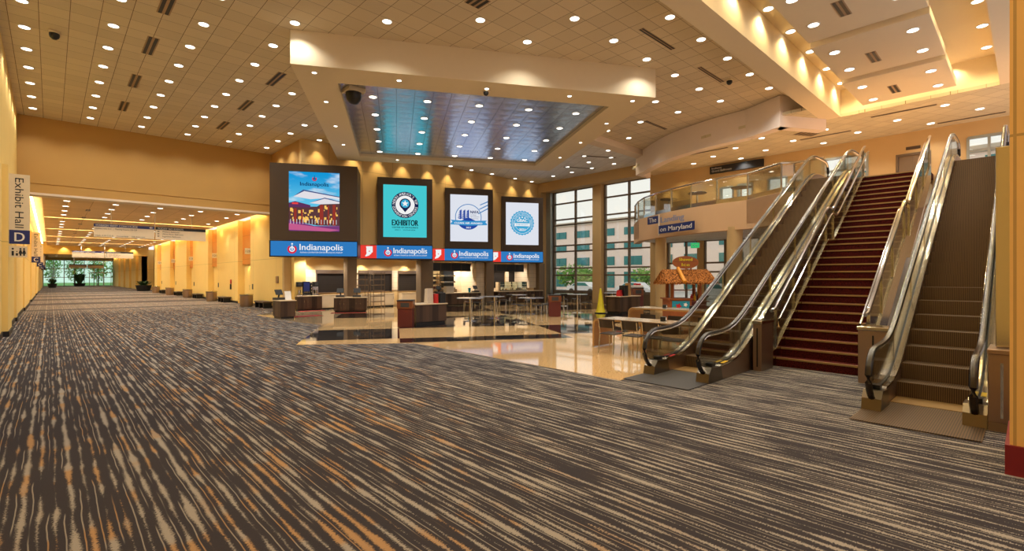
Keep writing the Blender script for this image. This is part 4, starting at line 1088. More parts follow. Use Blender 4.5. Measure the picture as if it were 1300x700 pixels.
for a in keys:
    A = off(a); m = MB(); m.box(A[0]-.025,A[0]+.025,A[1]-.025,A[1]+.025,0,1.05); m.build('post', M['chrome'], t)
m = MB(); m.tube([(*off(a),1.09) for a in keys], .045, 8); m.build('top_rail', M['chrome'], t, smooth=True)

# =================================================================== FOOD COUNTERS AND THEIR EQUIPMENT
def cabinet(label, loc, rotz, w, d, h, over=.04, doors=0, top='counter_top', body='darkwood', group='food court counters'):
    t = thing('serving_counter', label, 'counter', (loc[0],loc[1],0), rotz, group)
    m = MB(); m.box(0,w,0,d,.09,h-.04); bd = m.build('body', M[body], t, bevel=.006)
    m = MB(); m.box(.04,w-.04,.05,d-.04,0,.09); m.build('plinth', M['black'], t)
    m = MB(); m.box(-over,w+over,-over,d+over,h-.04,h); m.build('worktop', M[top], t, bevel=.006)
    for k in range(doors):
        xa, xb = w*k/doors+.02, w*(k+1)/doors-.02
        m = MB(); m.box(xa,xb,-.018,0,.14,h-.08); q = m.build('cabinet_door', M[body], bd)
        m = MB(); hx = xb-.08 if k % 2 == 0 else xa+.08; m.tube([(hx,-.02,h*.55),(hx,-.05,h*.56),(hx,-.05,h*.74),(hx,-.02,h*.75)], .01, 6); q2 = m.build('door_handle', M['chrome'], t)
    return t
cabinet('small walnut podium counter at the carpet edge, nearest the corridor', (7.15,22.0), 0, .62, 1.0, .80)
cabinet('long walnut counter against the back wall, carrying the drink machines', (9.44,26.42), 0, 1.30, .7, .80, .0, 3)
cabinet('walnut island counter on a red mat under the first display', (10.36,24.04), R30, 1.58, .75, .78, .03, 4)
cabinet('walnut counter beside the maroon trash bin in the middle of the food court', (9.98,15.82), 0, 1.38, .85, .78)
cabinet('walnut podium counter with a black box near the tall windows', (20.15,13.74), 0, 1.80, .8, .86)
cabinet('long dark serving counter with a pale top under the clean air award banner', (17.3,24.95), 0, 3.4, .8, .80, .04, 0)
cabinet('long dark serving counter with a pale top under the farthest banner', (22.2,24.9), 0, 4.4, .8, .82, .04, 0)
cabinet('cream low counter below the dark roller shutters', (10.80,26.72), 0, 1.6, .42, .82, .02, 1, 'counter_top', 'offwhite')
cabinet('cream low counter below the middle roller shutter', (13.3,26.72), 0, 2.0, .42, .82, .02, 1, 'counter_top', 'offwhite')
cabinet('cream low counter below the shutter by the wire rack', (15.85,26.72), 0, 1.45, .42, .82, .02, 1, 'counter_top', 'offwhite')
for (x0, x1, lb) in ((8.9,10.6,'dark red floor mat in front of the long back counter'),):
    tag(MB().box(x0+.5,x1+.1,25.9,26.3,.006,.02).build('floor_mat', M['redmat']), lb, 'floor mat', 'red floor mats')
tag(MB().box(7.9,9.2,22.5,23.2,.006,.02).build('floor_mat', M['redmat']), 'dark red floor mat beside the small podium counter', 'floor mat', 'red floor mats')
t = MB().box(-.1,1.6,-.45,-.06,.006,.02).build('floor_mat', M['redmat'], loc=(10.36,24.04,0), rotz=R30); tag(t, 'dark red floor mat at the front of the island counter', 'floor mat', 'red floor mats')
def put(name, label, cat, loc, rotz=0, group=None): return thing(name, label, cat, loc, rotz, group)
def coffee(x, y, z, label):
    t = put('coffee_machine', label, 'coffee machine', (x,y,z), 0, 'drink machines')
    m = MB(); m.box(-.17,.17,.1,.4,0,.75); m.build('body', M['chrome'], t, bevel=.02)
    m = MB(); m.box(-.15,.15,-.08,.1,.48,.74); h = m.build('brew_head', M['black'], t, bevel=.015)
    m = MB(); m.box(-.08,.08,-.085,-.08,.56,.70); m.build('screen_panel', M['darkgrey'], h)
    m = MB(); m.box(-.15,.15,-.1,.1,0,.06); m.build('drip_tray', M['chrome'], t)
    m = MB(); m.cyl(0,0,.10,.30,.06,12,.075); m.build('carafe', M['steel'], t)
coffee(9.64,26.75,.80,'steel coffee machine at the left end of the back counter')
coffee(10.54,26.75,.80,'steel coffee machine at the right end of the back counter')
t = put('drink_dispenser','blue fronted drink dispenser between the coffee machines','drink dispenser',(10.02,26.72,.80),0,'drink machines')
m = MB(); m.box(-.19,.19,0,.4,0,.76); m.build('body', M['black'], t, bevel=.015); m = MB(); m.box(-.16,.16,-.015,0,.22,.72); m.build('front_panel', M['navy'], t); m = MB(); m.box(-.17,.17,-.12,0,0,.05); m.build('drip_tray', M['chrome'], t)
for k in range(4): m = MB(); m.cyl(-.12+.08*k,-.05,.14,.24,.018,8); m.build('nozzle', M['chrome'], t)
t = put('juice_dispenser','narrow black drink dispenser with chrome taps beside the blue one','drink dispenser',(10.29,26.75,.80),0,'drink machines')
m = MB(); m.box(-.06,.06,0,.35,0,.68); m.build('body', M['black'], t, bevel=.015)
for k in range(3): m = MB(); m.cyl(0,-.03,.18+.16*k,.26+.16*k,.03,10); m.build('tap', M['chrome'], t)
def register(x, y, z, rz, label):
    t = put('cash_register', label, 'cash register', (x,y,z), rz, 'cash registers')
    m = MB(); m.box(-.2,.2,-.18,.18,0,.1); m.build('cash_drawer', M['darkgrey'], t, bevel=.008)
    m = MB(); m.bar((0,.05,.1),(0,0,.26),.05,.05); m.build('stand', M['black'], t)
    m = MB(); m.box(-.17,.17,-.012,.012,.0,.25); m.xform(Matrix.Translation((0,-.03,.22)) @ Matrix.Rotation(-.5,4,'X')); m.build('touch_screen', M['black'], t)
register(7.34,22.75,.80,.3,'black cash register on the small podium counter')
register(10.75,24.15,.78,R30,'black cash register at the left of the island counter')
register(11.45,23.75,.78,R30,'black cash register at the right of the island counter')
t = put('card_stand','white tilted card holder on the small podium counter','card stand',(7.62,22.4,.80))
m = MB(); m.box(-.12,.12,-.1,.1,0,.02); m.build('base', M['white'], t); m = MB(); m.box(-.13,.13,-.008,.008,0,.38); m.xform(Matrix.Translation((0,.02,.02)) @ Matrix.Rotation(-.35,4,'X')); m.build('card', M['white'], t)
# roller shutters
for i, (x0, x1, z0, z1) in enumerate(((10.75,12.45,.95,2.2),(13.2,15.35,.95,2.2),(15.85,17.75,.95,2.2))):
    t = put('roller_shutter', ['dark roller shutter in the back wall right of the drink machines','dark roller shutter in the back wall behind the middle of the counters','dark roller shutter in the back wall beside the wire rack'][i], 'roller shutter', ((x0+x1)/2,27.2,0), 0, 'dark roller shutters')
    a = (x1-x0)/2
    m = MB(); m.box(-a,a,.06,.10,z0,z1-.2); m.build('curtain', M['shutter'], t)
    m = MB(); m.box(-a,a,-.06,.14,z1-.2,z1); m.build('hood', M['steel_dull'], t)
    m = MB(); m.box(-a-.05,-a,-.05,.1,z0-.04,z1); m.build('side_frame', M['steel_dull'], t); m = MB(); m.box(a,a+.05,-.05,.1,z0-.04,z1); m.build('side_frame', M['steel_dull'], t)
    m = MB(); m.box(-a,a,-.05,.12,z0-.04,z0); m.build('sill', M['steel_dull'], t)
for i, (x0, x1) in enumerate(((22.9,24.9),(25.3,26.4))):
    t = put('roller_shutter', ['wide dark roller shutter above the glass food case','narrow dark roller shutter right of the glass food case'][i], 'roller shutter', ((x0+x1)/2,27.2,0), 0, 'dark roller shutters')
    a = (x1-x0)/2; m = MB(); m.box(-a,a,.06,.1,1.0,2.2); m.build('curtain', M['shutter'], t); m = MB(); m.box(-a,a,-.03,.14,2.2,2.35); m.build('hood', M['steel_dull'], t)
# snack racks
def rack(x, y, label, w=.85):
    t = put('snack_rack', label, 'rack', (x,y,0), 0, 'wire snack racks')
    for sx in (-w/2, w/2):
        for sy in (-.2, .2): m = MB(); m.cyl(sx,sy,0,2.1,.018,8); m.build('upright', M['bronze2'], t)
    for k in range(6): z = .35+.32*k; m = MB(); m.box(-w/2,w/2,-.22,.2,z,z+.02); m.box(-w/2,w/2,-.235,-.22,z,z+.06); m.build('shelf', M['bronze2'], t)
    return t
rack(12.85,26.3,'wire snack rack left of the first dark column'); rack(17.95,26.55,'wire snack rack with boxes right of the middle shutter',1.05); rack(13.9,26.2,'wire snack rack just right of the first dark column',.7)
rr = random.Random(11)
for k in range(4):
    for q in range(4):
        x = 17.56+.24*q; z = .37+.32*(k+1); m = MB(); h = rr.uniform(.12,.22); m.box(-.09,.09,-.1,.1,0,h)
        o = m.build('snack_box', M[rr.choice(['darkgrey','offwhite','bentwood','binred'])], loc=(x,26.55,z+.001), bevel=.006)
        tag(o, 'small boxed snack on the wire rack right of the middle shutter', 'box', 'boxed snacks on the wire rack')
# menu boards
for x0, x1, lb in ((17.3,20.6,'dark hanging menu board above the counter with the blue cup'),(22.0,25.6,'dark hanging menu board above the glass food case')):
    t = put('menu_board', lb, 'menu board', ((x0+x1)/2,25.9,0), 0, 'hanging menu boards'); a = (x1-x0)/2
    m = MB()
    m.box(-a,a,0,.1,2.18,2.72); p = m.build('panel', M['bronze'], t)
    for k in range(4): m = MB(); m.box(-a+.06+2*a*k/4,-a+2*a*(k+1)/4-.02,-.012,0,2.24,2.66); m.build('menu_screen', M['black'], p)
    for sx in (-a*.8, a*.8): m = MB(); m.cyl(sx,.05,2.72,2.95,.014,8); m.build('hanger_rod', M['chrome'], t)
# things on the far counters
t = put('espresso_machine','steel and black espresso machine behind the clean air counter','coffee machine',(19.3,26.8,1.0),0,'drink machines')
for k, z in enumerate((0,.42,.84)):
    m = MB(); m.box(-.45,.45,-.3,.25,z,z+.10); m.build('deck', M['chrome'], t); m = MB(); m.box(-.42,.42,-.18,.25,z+.10,z+.42); m.build('oven_bay', M['black'], t)
t2 = MB().box(18.75,19.85,26.45,27.1,.0,1.0).build('back_cabinet', M['bronze2']); tag(t2, 'brown cabinet carrying the espresso machine', 'cabinet')
t = put('tray_box','pale wooden box on the clean air serving counter','box',(18.35,25.3,.80)); m = MB(); m.box(-.3,.3,-.15,.15,0,.02); m.box(-.3,.3,-.15,-.13,.02,.42); m.box(-.3,.3,.13,.15,.02,.42); m.box(-.3,-.28,-.13,.13,.02,.42); m.box(.28,.3,-.13,.13,.02,.42); m.build('box_shell', M['conc'], t)
tag(MB().lathe([(.07,0),(.10,.28),(.105,.29),(.09,.29)], n=14).build('paper_cup', M['steelblue'], loc=(20.0,25.3,.80), smooth=True), 'large teal cup on the clean air serving counter', 'cup')
register(20.5,25.3,.80,0,'black cash register right of the teal cup'); register(17.6,25.3,.80,0,'black cash register at the left end of the clean air counter')
t = put('food_case','glass food display case with pale shelves on the farthest counter','food case',(23.9,25.15,.82))
m = MB(); m.box(-1.3,1.3,0,.5,0,.06); m.build('base', M['chrome'], t); m = MB(); m.box(-1.3,1.3,.0,.012,.06,.62); m.box(-1.3,1.3,.0,.5,.62,.635); m.build('glass_front', M['glass_teal'], t)
for z in (.06,.25,.44): m = MB(); m.box(-1.28,1.28,.06,.48,z,z+.02); m.build('shelf', M['offwhite'], t)
for x in (-1.3,-.3,.3,1.28): m = MB(); m.box(x,x+.02,0,.5,.06,.64); m.build('upright', M['chrome'], t)
rr = random.Random(4)
for k in range(8): 
    m = MB(); m.ball(0,0,.05,.08,.05,10); tag(m.build('bread_roll', M[rr.choice(['bamboo','bentwood','gold'])], loc=(22.75+.31*k,25.4,.902), smooth=True), 'bread roll in the glass food case', 'bread roll', 'bread rolls in the food case')
t = put('exit_sign','small green lit exit sign at the end of the farthest counter','exit sign',(26.3,26.0,2.35)); m = MB(); m.box(-.16,.16,0,.05,0,.2); p = m.build('housing', M['white'], t); m = MB(); m.box(-.15,.15,-.006,0,.015,.185); q = m.build('lit_face', em('exitgreen',(40,190,110)), p); m = MB(); text_mb(m,'EXIT',0,.05,.24,.10,-.009); m.build('lettering', M['white'], q); m = MB(); m.cyl(0,.025,.2,.6,.01,6); m.build('hanger_rod', M['chrome'], t)
t = put('exit_sign','green lit exit sign under the curved balcony by the glass doors','exit sign',(26.2,12.9,3.42),-math.radians(80)); m = MB(); m.box(-.24,.24,0,.06,0,.30); p = m.build('housing', M['white'], t); m = MB(); m.box(-.23,.23,-.006,0,.015,.285); q = m.build('lit_face', em('exitgreen',(40,190,110)), p); m = MB(); text_mb(m,'EXIT',0,.08,.36,.15,-.009); m.build('lettering', M['white'], q); m = MB(); m.cyl(0,.03,.30,.479,.015,6); m.build('hanger_rod', M['chrome'], t)

# =================================================================== BINS, BOXES AND SMALL FLOOR THINGS
def bin_(loc, rz, label, w=.5, h=.97):
    t = thing('trash_bin', label, 'trash bin', (loc[0],loc[1],0), rz, 'food court trash bins'); a = w/2
    m = MB(); m.box(-a+.02,a-.02,-a+.02,a-.02,0,h*.68); m.build('body', M['binred'], t, bevel=.01)
    m = MB(); m.box(-a,a,-a,a,h*.68,h*.96); hd = m.build('hood', M['binwood'], t, bevel=.01)
    m = MB(); m.box(-a*.55,a*.55,-a-.006,-a,h*.74,h*.90); m.build('flap', M['darkgrey'], hd)
    m = MB(); m.box(-a-.01,a+.01,-a-.01,a+.01,h*.96,h); m.build('top', M['black'], t, bevel=.006)
bin_((9.42,15.62), -math.radians(40), 'maroon trash bin left of the middle walnut counter', .56)
bin_((16.75,14.95), -math.radians(42), 'maroon trash bin standing alone on the open terrazzo', .56, 1.0)
bin_((22.55,14.3), -math.radians(42), 'tall maroon trash bin behind the podium counter near the windows', .56, 1.25)
def box_on(name, label, cat, loc, w, d, h, mat, rz=0, tilt=0, grp=None):
    m = MB(); m.box(-w/2,w/2,-d/2,d/2,0,h); o = m.build(name, M[mat], loc=loc, rotz=rz, bevel=.008); return tag(o, label, cat, grp)
def paper_bag(label, loc, w, d, h, mat, rz=0):
    m = MB(); a, b_ = w/2, d/2
    m.add([(-a,-b_,0),(a,-b_,0),(a,b_,0),(-a,b_,0),(-a*.96,-b_*.7,h),(a*.96,-b_*.7,h),(a*.96,b_*.7,h*.97),(-a*.96,b_*.7,h*.97),(-a*.98,-b_*.2,h*.5),(a*.98,-b_*.2,h*.5)], [(0,3,2,1),(0,1,5,4),(1,2,6,9),(1,9,5),(9,6,5),(2,3,7,6),(3,0,8),(3,8,7),(0,4,8),(8,4,7)])
    return tag(m.build('paper_bag', M[mat], loc=loc, rotz=rz), label, 'bag')
paper_bag('tan upright paper bag on the middle walnut counter', (10.72,16.1,.78), .30, .2, .58, 'conc', .1)
box_on('napkin_holder', 'red napkin holder between the tan bag and black box', 'napkin holder', (10.97,15.98,.78), .10, .2, .36, 'red')
box_on('condiment_box', 'black condiment box on the right end of the middle walnut counter', 'box', (11.22,16.02,.78), .26, .32, .40, 'black')
box_on('condiment_box', 'black condiment box on the podium counter near the windows', 'box', (20.87,14.0,.86), .36, .3, .52, 'black')
paper_bag('tan paper bag beside the black box near the windows', (21.3,14.05,.86), .30, .2, .64, 'bentwood', .1)
paper_bag('red crumpled bag on the left of the podium counter near the windows', (20.5,14.0,.86), .4, .25, .3, 'red', .4)
box_on('fruit_tray', 'white tray with red fruit on the tall bin near the windows', 'tray', (22.55,14.3,1.25), .55, .4, .12, 'white', -.7)
rr = random.Random(5)
for k in range(6): m = MB(); m.ball(0,0,.05,.06,.05,10); tag(m.build('fruit', M['red'], loc=(22.42+.11*(k%3),14.18+.18*(k//3),1.37), smooth=True), 'red fruit in the white tray on the tall bin', 'fruit', 'red fruit in the tray')
t = thing('safety_cone','yellow pop-up safety cone on the shiny floor before the windows','safety cone',(19.9,14.7,0))
m = MB(); m.lathe([(.30,0),(.30,.03),(.22,.05)], n=20); m.build('base', M['black'], t); m = MB(); m.lathe([(.25,.05),(.19,.22),(.135,.55),(.08,.95),(.045,1.22),(.02,1.24)], n=18); m.build('fabric_cone', M['yellow'], t, smooth=True)

# tables and chairs
def bistro(loc, r, h, label, square=False):
    t = thing('bistro_table', label, 'table', (loc[0],loc[1],0), .4, 'food court tables')
    m = MB()
    if square: m.box(-r,r,-r,r,h-.03,h)
    else: m.lathe([(r-.01,h-.03),(r,h-.025),(r,h-.005),(r-.01,h)], n=28)
    m.build('tabletop', M['tabletop'], t)
    m = MB(); m.cyl(0,0,.03,h-.03,.045,14); m.build('pedestal', M['steel'], t, smooth=True)
    m = MB(); m.lathe([(.30,0),(.30,.012),(.06,.04)], n=24); m.build('base_plate', M['steel'], t, smooth=True)
def chair_parts(t):
    m = MB(); m.add([(-.21,-.2,.44),(.21,-.2,.44),(.22,.2,.45),(-.22,.2,.45),(-.21,-.2,.465),(.21,-.2,.465),(.22,.2,.475),(-.22,.2,.475)], [(0,3,2,1),(4,5,6,7),(0,1,5,4),(1,2,6,5),(2,3,7,6),(3,0,4,7)]); m.build('seat', M['black'], t, bevel=.012)
    m = MB(); n = 6
    vs = []
    for k in range(n+1):
        x = -.22+.44*k/n; yb = -.23+.05*((k/n-.5)*2)**2
        vs += [(x,yb,.60),(x,yb-.03,.80),(x,yb-.012,.60),(x,yb-.042,.80)]
    fs = []
    for k in range(n): a, b_ = 4*k, 4*k+4; fs += [(a,a+1,b_+1,b_),(a+2,b_+2,b_+3,a+3),(a+1,a+3,b_+3,b_+1),(a,b_,b_+2,a+2)]
    fs += [(0,2,3,1),(4*n,4*n+1,4*n+3,4*n+2)]
    m.add(vs, fs); m.build('backrest', M['binred'] if False else M['darkback'], t)
    for sx in (-1, 1):
        m = MB(); m.tube([(sx*.21,-.25,0),(sx*.20,-.20,.44),(sx*.20,-.225,.62),(sx*.20,-.25,.78)], .012, 6); m.build('leg', M['chrome'], t, smooth=True)
        m = MB(); m.tube([(sx*.20,.20,0),(sx*.19,.17,.44)], .012, 6); m.build('leg', M['chrome'], t, smooth=True)
M['darkback'] = plain('dark_brown_back', rgb(40, 27, 23), .35)
_ch = []
def chair(x, y, face, label, group):
    """face: direction the sitter looks, as an angle of +Y"""
    if not _ch:
        t = thing('cafe_chair', label, 'chair', (x,y,.006), face, group); chair_parts(t); _ch.append(t); return t
    return dup(_ch[0], (x,y,.006), face, label, group)
bistro(at(597,408), .55, .96, 'tall round pedestal table with a blue-grey top, nearest the middle counter')
bistro(at(628,404.5), .32, .97, 'tall square pedestal table right of the tall round one', True)
bistro(at(733,397.5), .52, .95, 'tall round pedestal table in front of the window chairs')
bistro(at(777,395), .45, .97, 'tall thin pedestal table right of the yellow cone')
bistro(at(674,399), .62, .80, 'round table with chairs, left of the lone maroon bin')
bistro(at(612,394), .55, .76, 'low round table with chairs behind the tall round table')
bistro(at(656,391), .62, .78, 'low round table with chairs before the farthest counter')
bistro(at(716,389), .60, .78, 'low dark table against the first tall window')
bistro(at(790,388), .60, .78, 'low dark table against the second tall window')
def ring(u, v, r, angs, label, group):
    x, y = at(u, v)
    for a in angs:
        a = math.radians(a); cx, cy = x+r*math.sin(a), y+r*math.cos(a)
        chair(cx, cy, math.atan2(-(x-cx), y-cy), label, group)
ring(674,399,.78,(200,255,320,120),'dark chair with chrome legs at the round table left of the lone maroon bin','chairs left of the lone bin')
ring(612,394,.75,(180,240,110,300),'dark chair with chrome legs at the low table behind the tall round table','chairs behind the tall round table')
ring(656,391,.80,(180,250,110,320),'dark chair with chrome legs at the table before the farthest counter','chairs before the farthest counter')
ring(716,389,.80,(170,230,290,110),'dark chair with chrome legs at the table by the first tall window','chairs by the first window')
ring(790,388,.80,(170,230,290,110),'dark chair with chrome legs at the table by the second tall window','chairs by the second window')
x, y = at(733,397.5)
for k, (dx, dy) in enumerate(((-1.2,1.0),(.2,1.4),(1.2,.4),(-.6,2.0))): chair(x+dx, y+dy, .8*k, 'dark chair with chrome legs scattered around the tall table before the windows', 'chairs around the tall window table')
# communal tables of bent wood: the end panel curls up into the top
def communal(x0, x1, ya_, yb_, label, hh=.74):
    t = thing('communal_table', label, 'table', (x0,yb_,0), 0, 'bent wood communal tables')
    w, L_ = x1-x0, yb_-ya_
    prof = [(0,0)]; out = []
    for k in range(7): a = math.pi-k*math.pi/12; out.append((-.16-.16*math.cos(a)*-1*-1, 0))
    o_ = [(0,.0)]+[(-.16+.16*math.cos(math.radians(a)), hh-.16+.16*math.sin(math.radians(a))) for a in range(0,91,15)]+[(-L_,hh)]
    i_ = [(-.045,.0)]+[(-.16+.115*math.cos(math.radians(a)), hh-.16+.115*math.sin(math.radians(a))) for a in range(0,91,15)]+[(-L_,hh-.045)]
    m = MB(); n = len(o_)
    for a in range(n-1):
        q = [o_[a],o_[a+1],i_[a+1],i_[a]]
        m.add([(0,p[0],p[1]) for p in q]+[(w,p[0],p[1]) for p in q], [(0,1,2,3),(7,6,5,4),(0,4,5,1),(2,6,7,3)]+([(0,3,7,4)] if a == 0 else [])+([(1,5,6,2)] if a == n-2 else []))
    m.build('bent_shell', M['bentwood'], t, smooth=True)
    m = MB(); m.box(-.01,w+.01,-L_,-.16,hh,hh+.012); m.build('top_veneer', M['benttop'], t)
    for yy in (-L_*.5,-L_+.1): m = MB(); m.box(.05,w-.05,yy-.03,yy+.03,0,hh-.045); m.build('support_panel', M['bentwood'], t)
    m = MB(); m.box(-.012,w+.012,-.055,.012,0,.03); m.build('foot_strip', M['chrome'], t)
    return t
communal(10.15,10.95,4.95,7.75,'front bent wood communal table at the terrazzo edge by the left escalator')
communal(14.65,15.55,5.2,9.65,'rear bent wood communal table in front of the thatched cart')
for k, (yy, lb) in enumerate(((6.85,'dark backed chair at the front communal table, nearest its curled end'),(6.22,'dark backed chair at the front communal table, second from its curled end'),(5.68,'dark backed chair at the front communal table, third, behind the escalator newel'))):
    chair(9.72, yy, -math.pi/2, lb, 'chairs along the front communal table')
chair(9.62, 5.19, -math.pi/2+.12, 'turned chair seen through the left escalator glass', 'chairs along the front communal table')
for yy in (7.0,6.2,5.4): chair(11.35, yy, math.pi/2, 'chair on the far side of the front communal table, only its back showing', 'far side chairs of the front communal table')
for k, (x, y, h, lb) in enumerate(((15.1,8.5,.75,'small black napkin dispenser on the rear communal table, left one'),(15.2,7.6,.75,'small black napkin dispenser on the rear communal table, right one'),(10.6,6.0,.75,'small black napkin dispenser on the front communal table'))):
    t = thing('napkin_dispenser', lb, 'napkin dispenser', (x,y,h+.003), .3, 'napkin dispensers')
    m = MB(); m.box(-.09,.09,-.06,.06,0,.11); m.build('body', M['black'], t, bevel=.012); m = MB(); m.box(-.05,.05,-.063,-.06,.03,.09); m.build('napkins', M['white'], t)

# thatched drinks cart
KX, KY, KR = 17.75, 9.15, -math.radians(43)
t = thing('thatched_cart','bamboo drinks cart with a thatched roof and an oval sign','cart',(KX,KY,0),KR)
m = MB(); m.box(-.72,.10,-.45,.45,.12,.95); b_ = m.build('front_cabinet', M['thatch_wood'], t, bevel=.01)
m = MB(); m.box(.10,.72,-.30,.45,.12,.86); m.build('side_cabinet', M['binred'], t, bevel=.01)
m = MB(); m.box(-.80,.16,-.50,.50,.95,1.0); m.build('front_counter', M['thatch_wood'], t, bevel=.008)
m = MB(); m.box(.10,.80,-.42,.50,.86,.90); m.build('side_counter', M['binwood'], t, bevel=.008)
m = MB(); m.box(-.64,.02,-.462,-.45,.55,.90); pn = m.build('painted_panel', M['steelblue'], t)
m = MB()
disc(m, -.40, .70, .10, -.466, 0, 10, 0, 360, None, .3, 5); m.build('painted_flower', M['red'], pn)
m = MB(); disc(m, -.14, .76, .07, -.466, 0, 10, 0, 360, None, .3, 5); m.build('painted_flower', M['white'], pn)
m = MB(); disc(m, -.56, .64, .06, -.466, 0, 10, 0, 360, None, .3, 6); m.build('painted_leaf', M['treeleaf'], pn)
for sx, sy in ((-.58,-.30),(.46,-.30),(-.58,.30),(.46,.30)):
    m = MB(); m.tube([(sx,sy,.9+.0),(sx,sy,1.68)], .065, 10); m.build('roof_post', M['thatch_wood'], t, smooth=True)
m = MB(); e0, e1 = 1.60, 2.10
vs = [(-.98,-.72,e0),(.98,-.72,e0),(.98,.72,e0),(-.98,.72,e0),(-.84,0-.06,e1),(.84,-.06,e1),(.84,.06,e1),(-.84,.06,e1),(-.92,-.66,e0-.06),(.92,-.66,e0-.06),(.92,.66,e0-.06),(-.92,.66,e0-.06)]
m.add(vs, [(0,1,5,4),(1,2,6,5),(2,3,7,6),(3,0,4,7),(4,5,6,7),(0,8,9,1),(1,9,10,2),(2,10,11,3),(3,11,8,0),(8,11,10,9)]); rf = m.build('thatched_roof', M['thatch'], t)
rr = random.Random(2); m = MB()
def strand(p, q): m.bar(p, q, .016, .012)
for k in range(150):
    f = rr.random(); sgn = rr.choice((-1,1)); x_ = -.98+1.96*f; top_ = rr.uniform(.2,1.0)
    strand((x_*(1-.14*top_), sgn*(.73-.67*top_), e0+(e1-e0)*top_+.012), (x_*1.02+rr.uniform(-.03,.03), sgn*(.76+rr.uniform(0,.03)), e0-rr.uniform(.02,.10)))
for k in range(50):
    sgn = rr.choice((-1,1)); yq = rr.uniform(-.7,.7); top_ = rr.uniform(.2,.9)
    strand((sgn*(.99-.14*top_), yq*(1-.9*top_), e0+(e1-e0)*top_+.01), (sgn*1.02, yq*1.03, e0-rr.uniform(.02,.10)))
so = m.build('thatch_strands', M['thatch'], rf); so['kind'] = 'stuff'
m = MB(); m.tube([(-.28,-.79,1.62),(-.29,-.45,1.88)], .072, 12); m.build('bamboo_stem', M['bamboo'], rf, smooth=True)
m = MB(); m.tube([(-.29,-.46,1.875),(-.30,-.10,2.15)], .064, 12); m.build('bamboo_stem', M['bamboo'], rf, smooth=True)
m = MB(); m.v = []
pts = [(-.02+.50*math.cos(math.radians(a)), 2.36+.245*math.sin(math.radians(a))) for a in range(0,360,15)]
m.add([(x_,-.14,z_) for x_, z_ in pts]+[(x_,-.09,z_) for x_, z_ in pts], [tuple(range(24)),tuple(range(24,48))[::-1]]+[(k,24+k,24+(k+1)%24,(k+1)%24) for k in range(24)]); sg = m.build('oval_sign', M['thatch_wood'], t)
m = MB(); text_mb(m, 'Shaved', -.02, 2.42, .50, .11, -.146, bold=.004); m.build('lettering', M['yellow'], sg); m = MB(); text_mb(m, 'Ice', -.02, 2.22, .30, .11, -.146, bold=.004); m.build('lettering', M['yellow'], sg)
m = MB(); m.box(-.9,.9,-.144,-.1425,2.385,2.40); m.v = [(max(-.45,min(.41,p[0])),p[1],p[2]) for p in m.v]; m.build('plank_seam', M['binwood'], sg)
for sx in (-.25,.2): m = MB(); m.cyl(sx,-.10,2.08,2.2,.03,8); m.build('sign_post', M['thatch_wood'], t)
m = MB(); m.tube([(-.50,0,1.30),(.42,0,1.30)], .02, 8); m.build('hanging_bar', M['chrome'], t)
for k, (x_, c) in enumerate(((.22,'red'),(.34,'yellow2'),(.46,'binred'),(.58,'bamboo'))):
    a = KR; lx, ly = x_, -.1; wx, wy = KX+lx*math.cos(a)-ly*math.sin(a), KY+lx*math.sin(a)+ly*math.cos(a)
    m = MB(); m.lathe([(.045,0),(.05,.02),(.05,.16),(.02,.20),(.018,.25)], n=10); tag(m.build('syrup_bottle', M[c], loc=(wx,wy,.90), smooth=True), ['red','yellow','maroon','amber'][k]+' syrup bottle on the side of the thatched cart', 'bottle', 'syrup bottles on the cart')

# upper level pedestal tables
for (u, v) in ((849,247.5),(885,238.5),(941,222.5)):
    d = ray(u, 0); tX = 24.2 if u < 860 else 23.4
    k_ = tX/d[0]; yy = d[1]*k_
    t = thing('bistro_table', {849:'round bar table on the balcony, leftmost behind the curved rail',885:'round bar table on the balcony, middle one above the sign',941:'round bar table on the balcony, rightmost near the escalator'}[u], 'table', (tX,yy,F2), 0, 'balcony bar tables')
    m = MB(); m.lathe([(.44,1.02),(.45,1.03),(.45,1.05),(.44,1.06)], n=24); m.build('tabletop', M['bronze'], t)
    m = MB(); m.cyl(0,0,.03,1.02,.04,12); m.build('pedestal', M['steel'], t, smooth=True)
    m = MB(); m.lathe([(.28,0),(.28,.012),(.06,.04)], n=20); m.build('base_plate', M['steel'], t)

# =================================================================== CORRIDOR FURNISHINGS
def drum(x, y, label):
    t = thing('metal_bin', label, 'trash bin', (x,y,0), 0, 'metal drum bins along the corridor')
    m = MB(); m.lathe([(.33,0),(.33,.04),(.36,.06),(.36,.66),(.34,.68)], n=22); m.build('drum', M['steel_dull'], t, smooth=True)
    m = MB(); m.lathe([(.37,.68),(.38,.70),(.37,.76),(.20,.765),(.17,.74)], n=22); m.build('rim', M['steel'], t, smooth=True)
def bench(x, y, label):
    t = thing('low_bench', label, 'bench', (x,y,0), 0, 'low dark benches along the corridor')
    m = MB(); m.box(-.25,.25,-.9,.9,.30,.40); m.build('seat', M['bronze'], t, bevel=.02)
    for yy in (-.75,0,.75): m = MB(); m.box(-.22,.22,yy-.05,yy+.05,0,.30); m.build('leg', M['black'], t)
ordn = ['nearest, below the 120 flag','second along, below the 121 flag','third along, below the 122 flag','fourth along, below the 123 flag','fifth along, below the 124 flag']
for i, s in enumerate(bays):
    drum(8.72, s-1.55 if i else 32.9, 'metal drum bin on the corridor carpet, '+ordn[i]); 
    bench(9.08, s-3.6 if i else 30.9, 'low dark bench by the yellow corridor wall, '+ordn[i].replace('below','near'))
for k in range(4): bench(9.0, 89+8.5*k, 'tiny low dark bench far down the corridor beyond the potted plant', ) if False else None
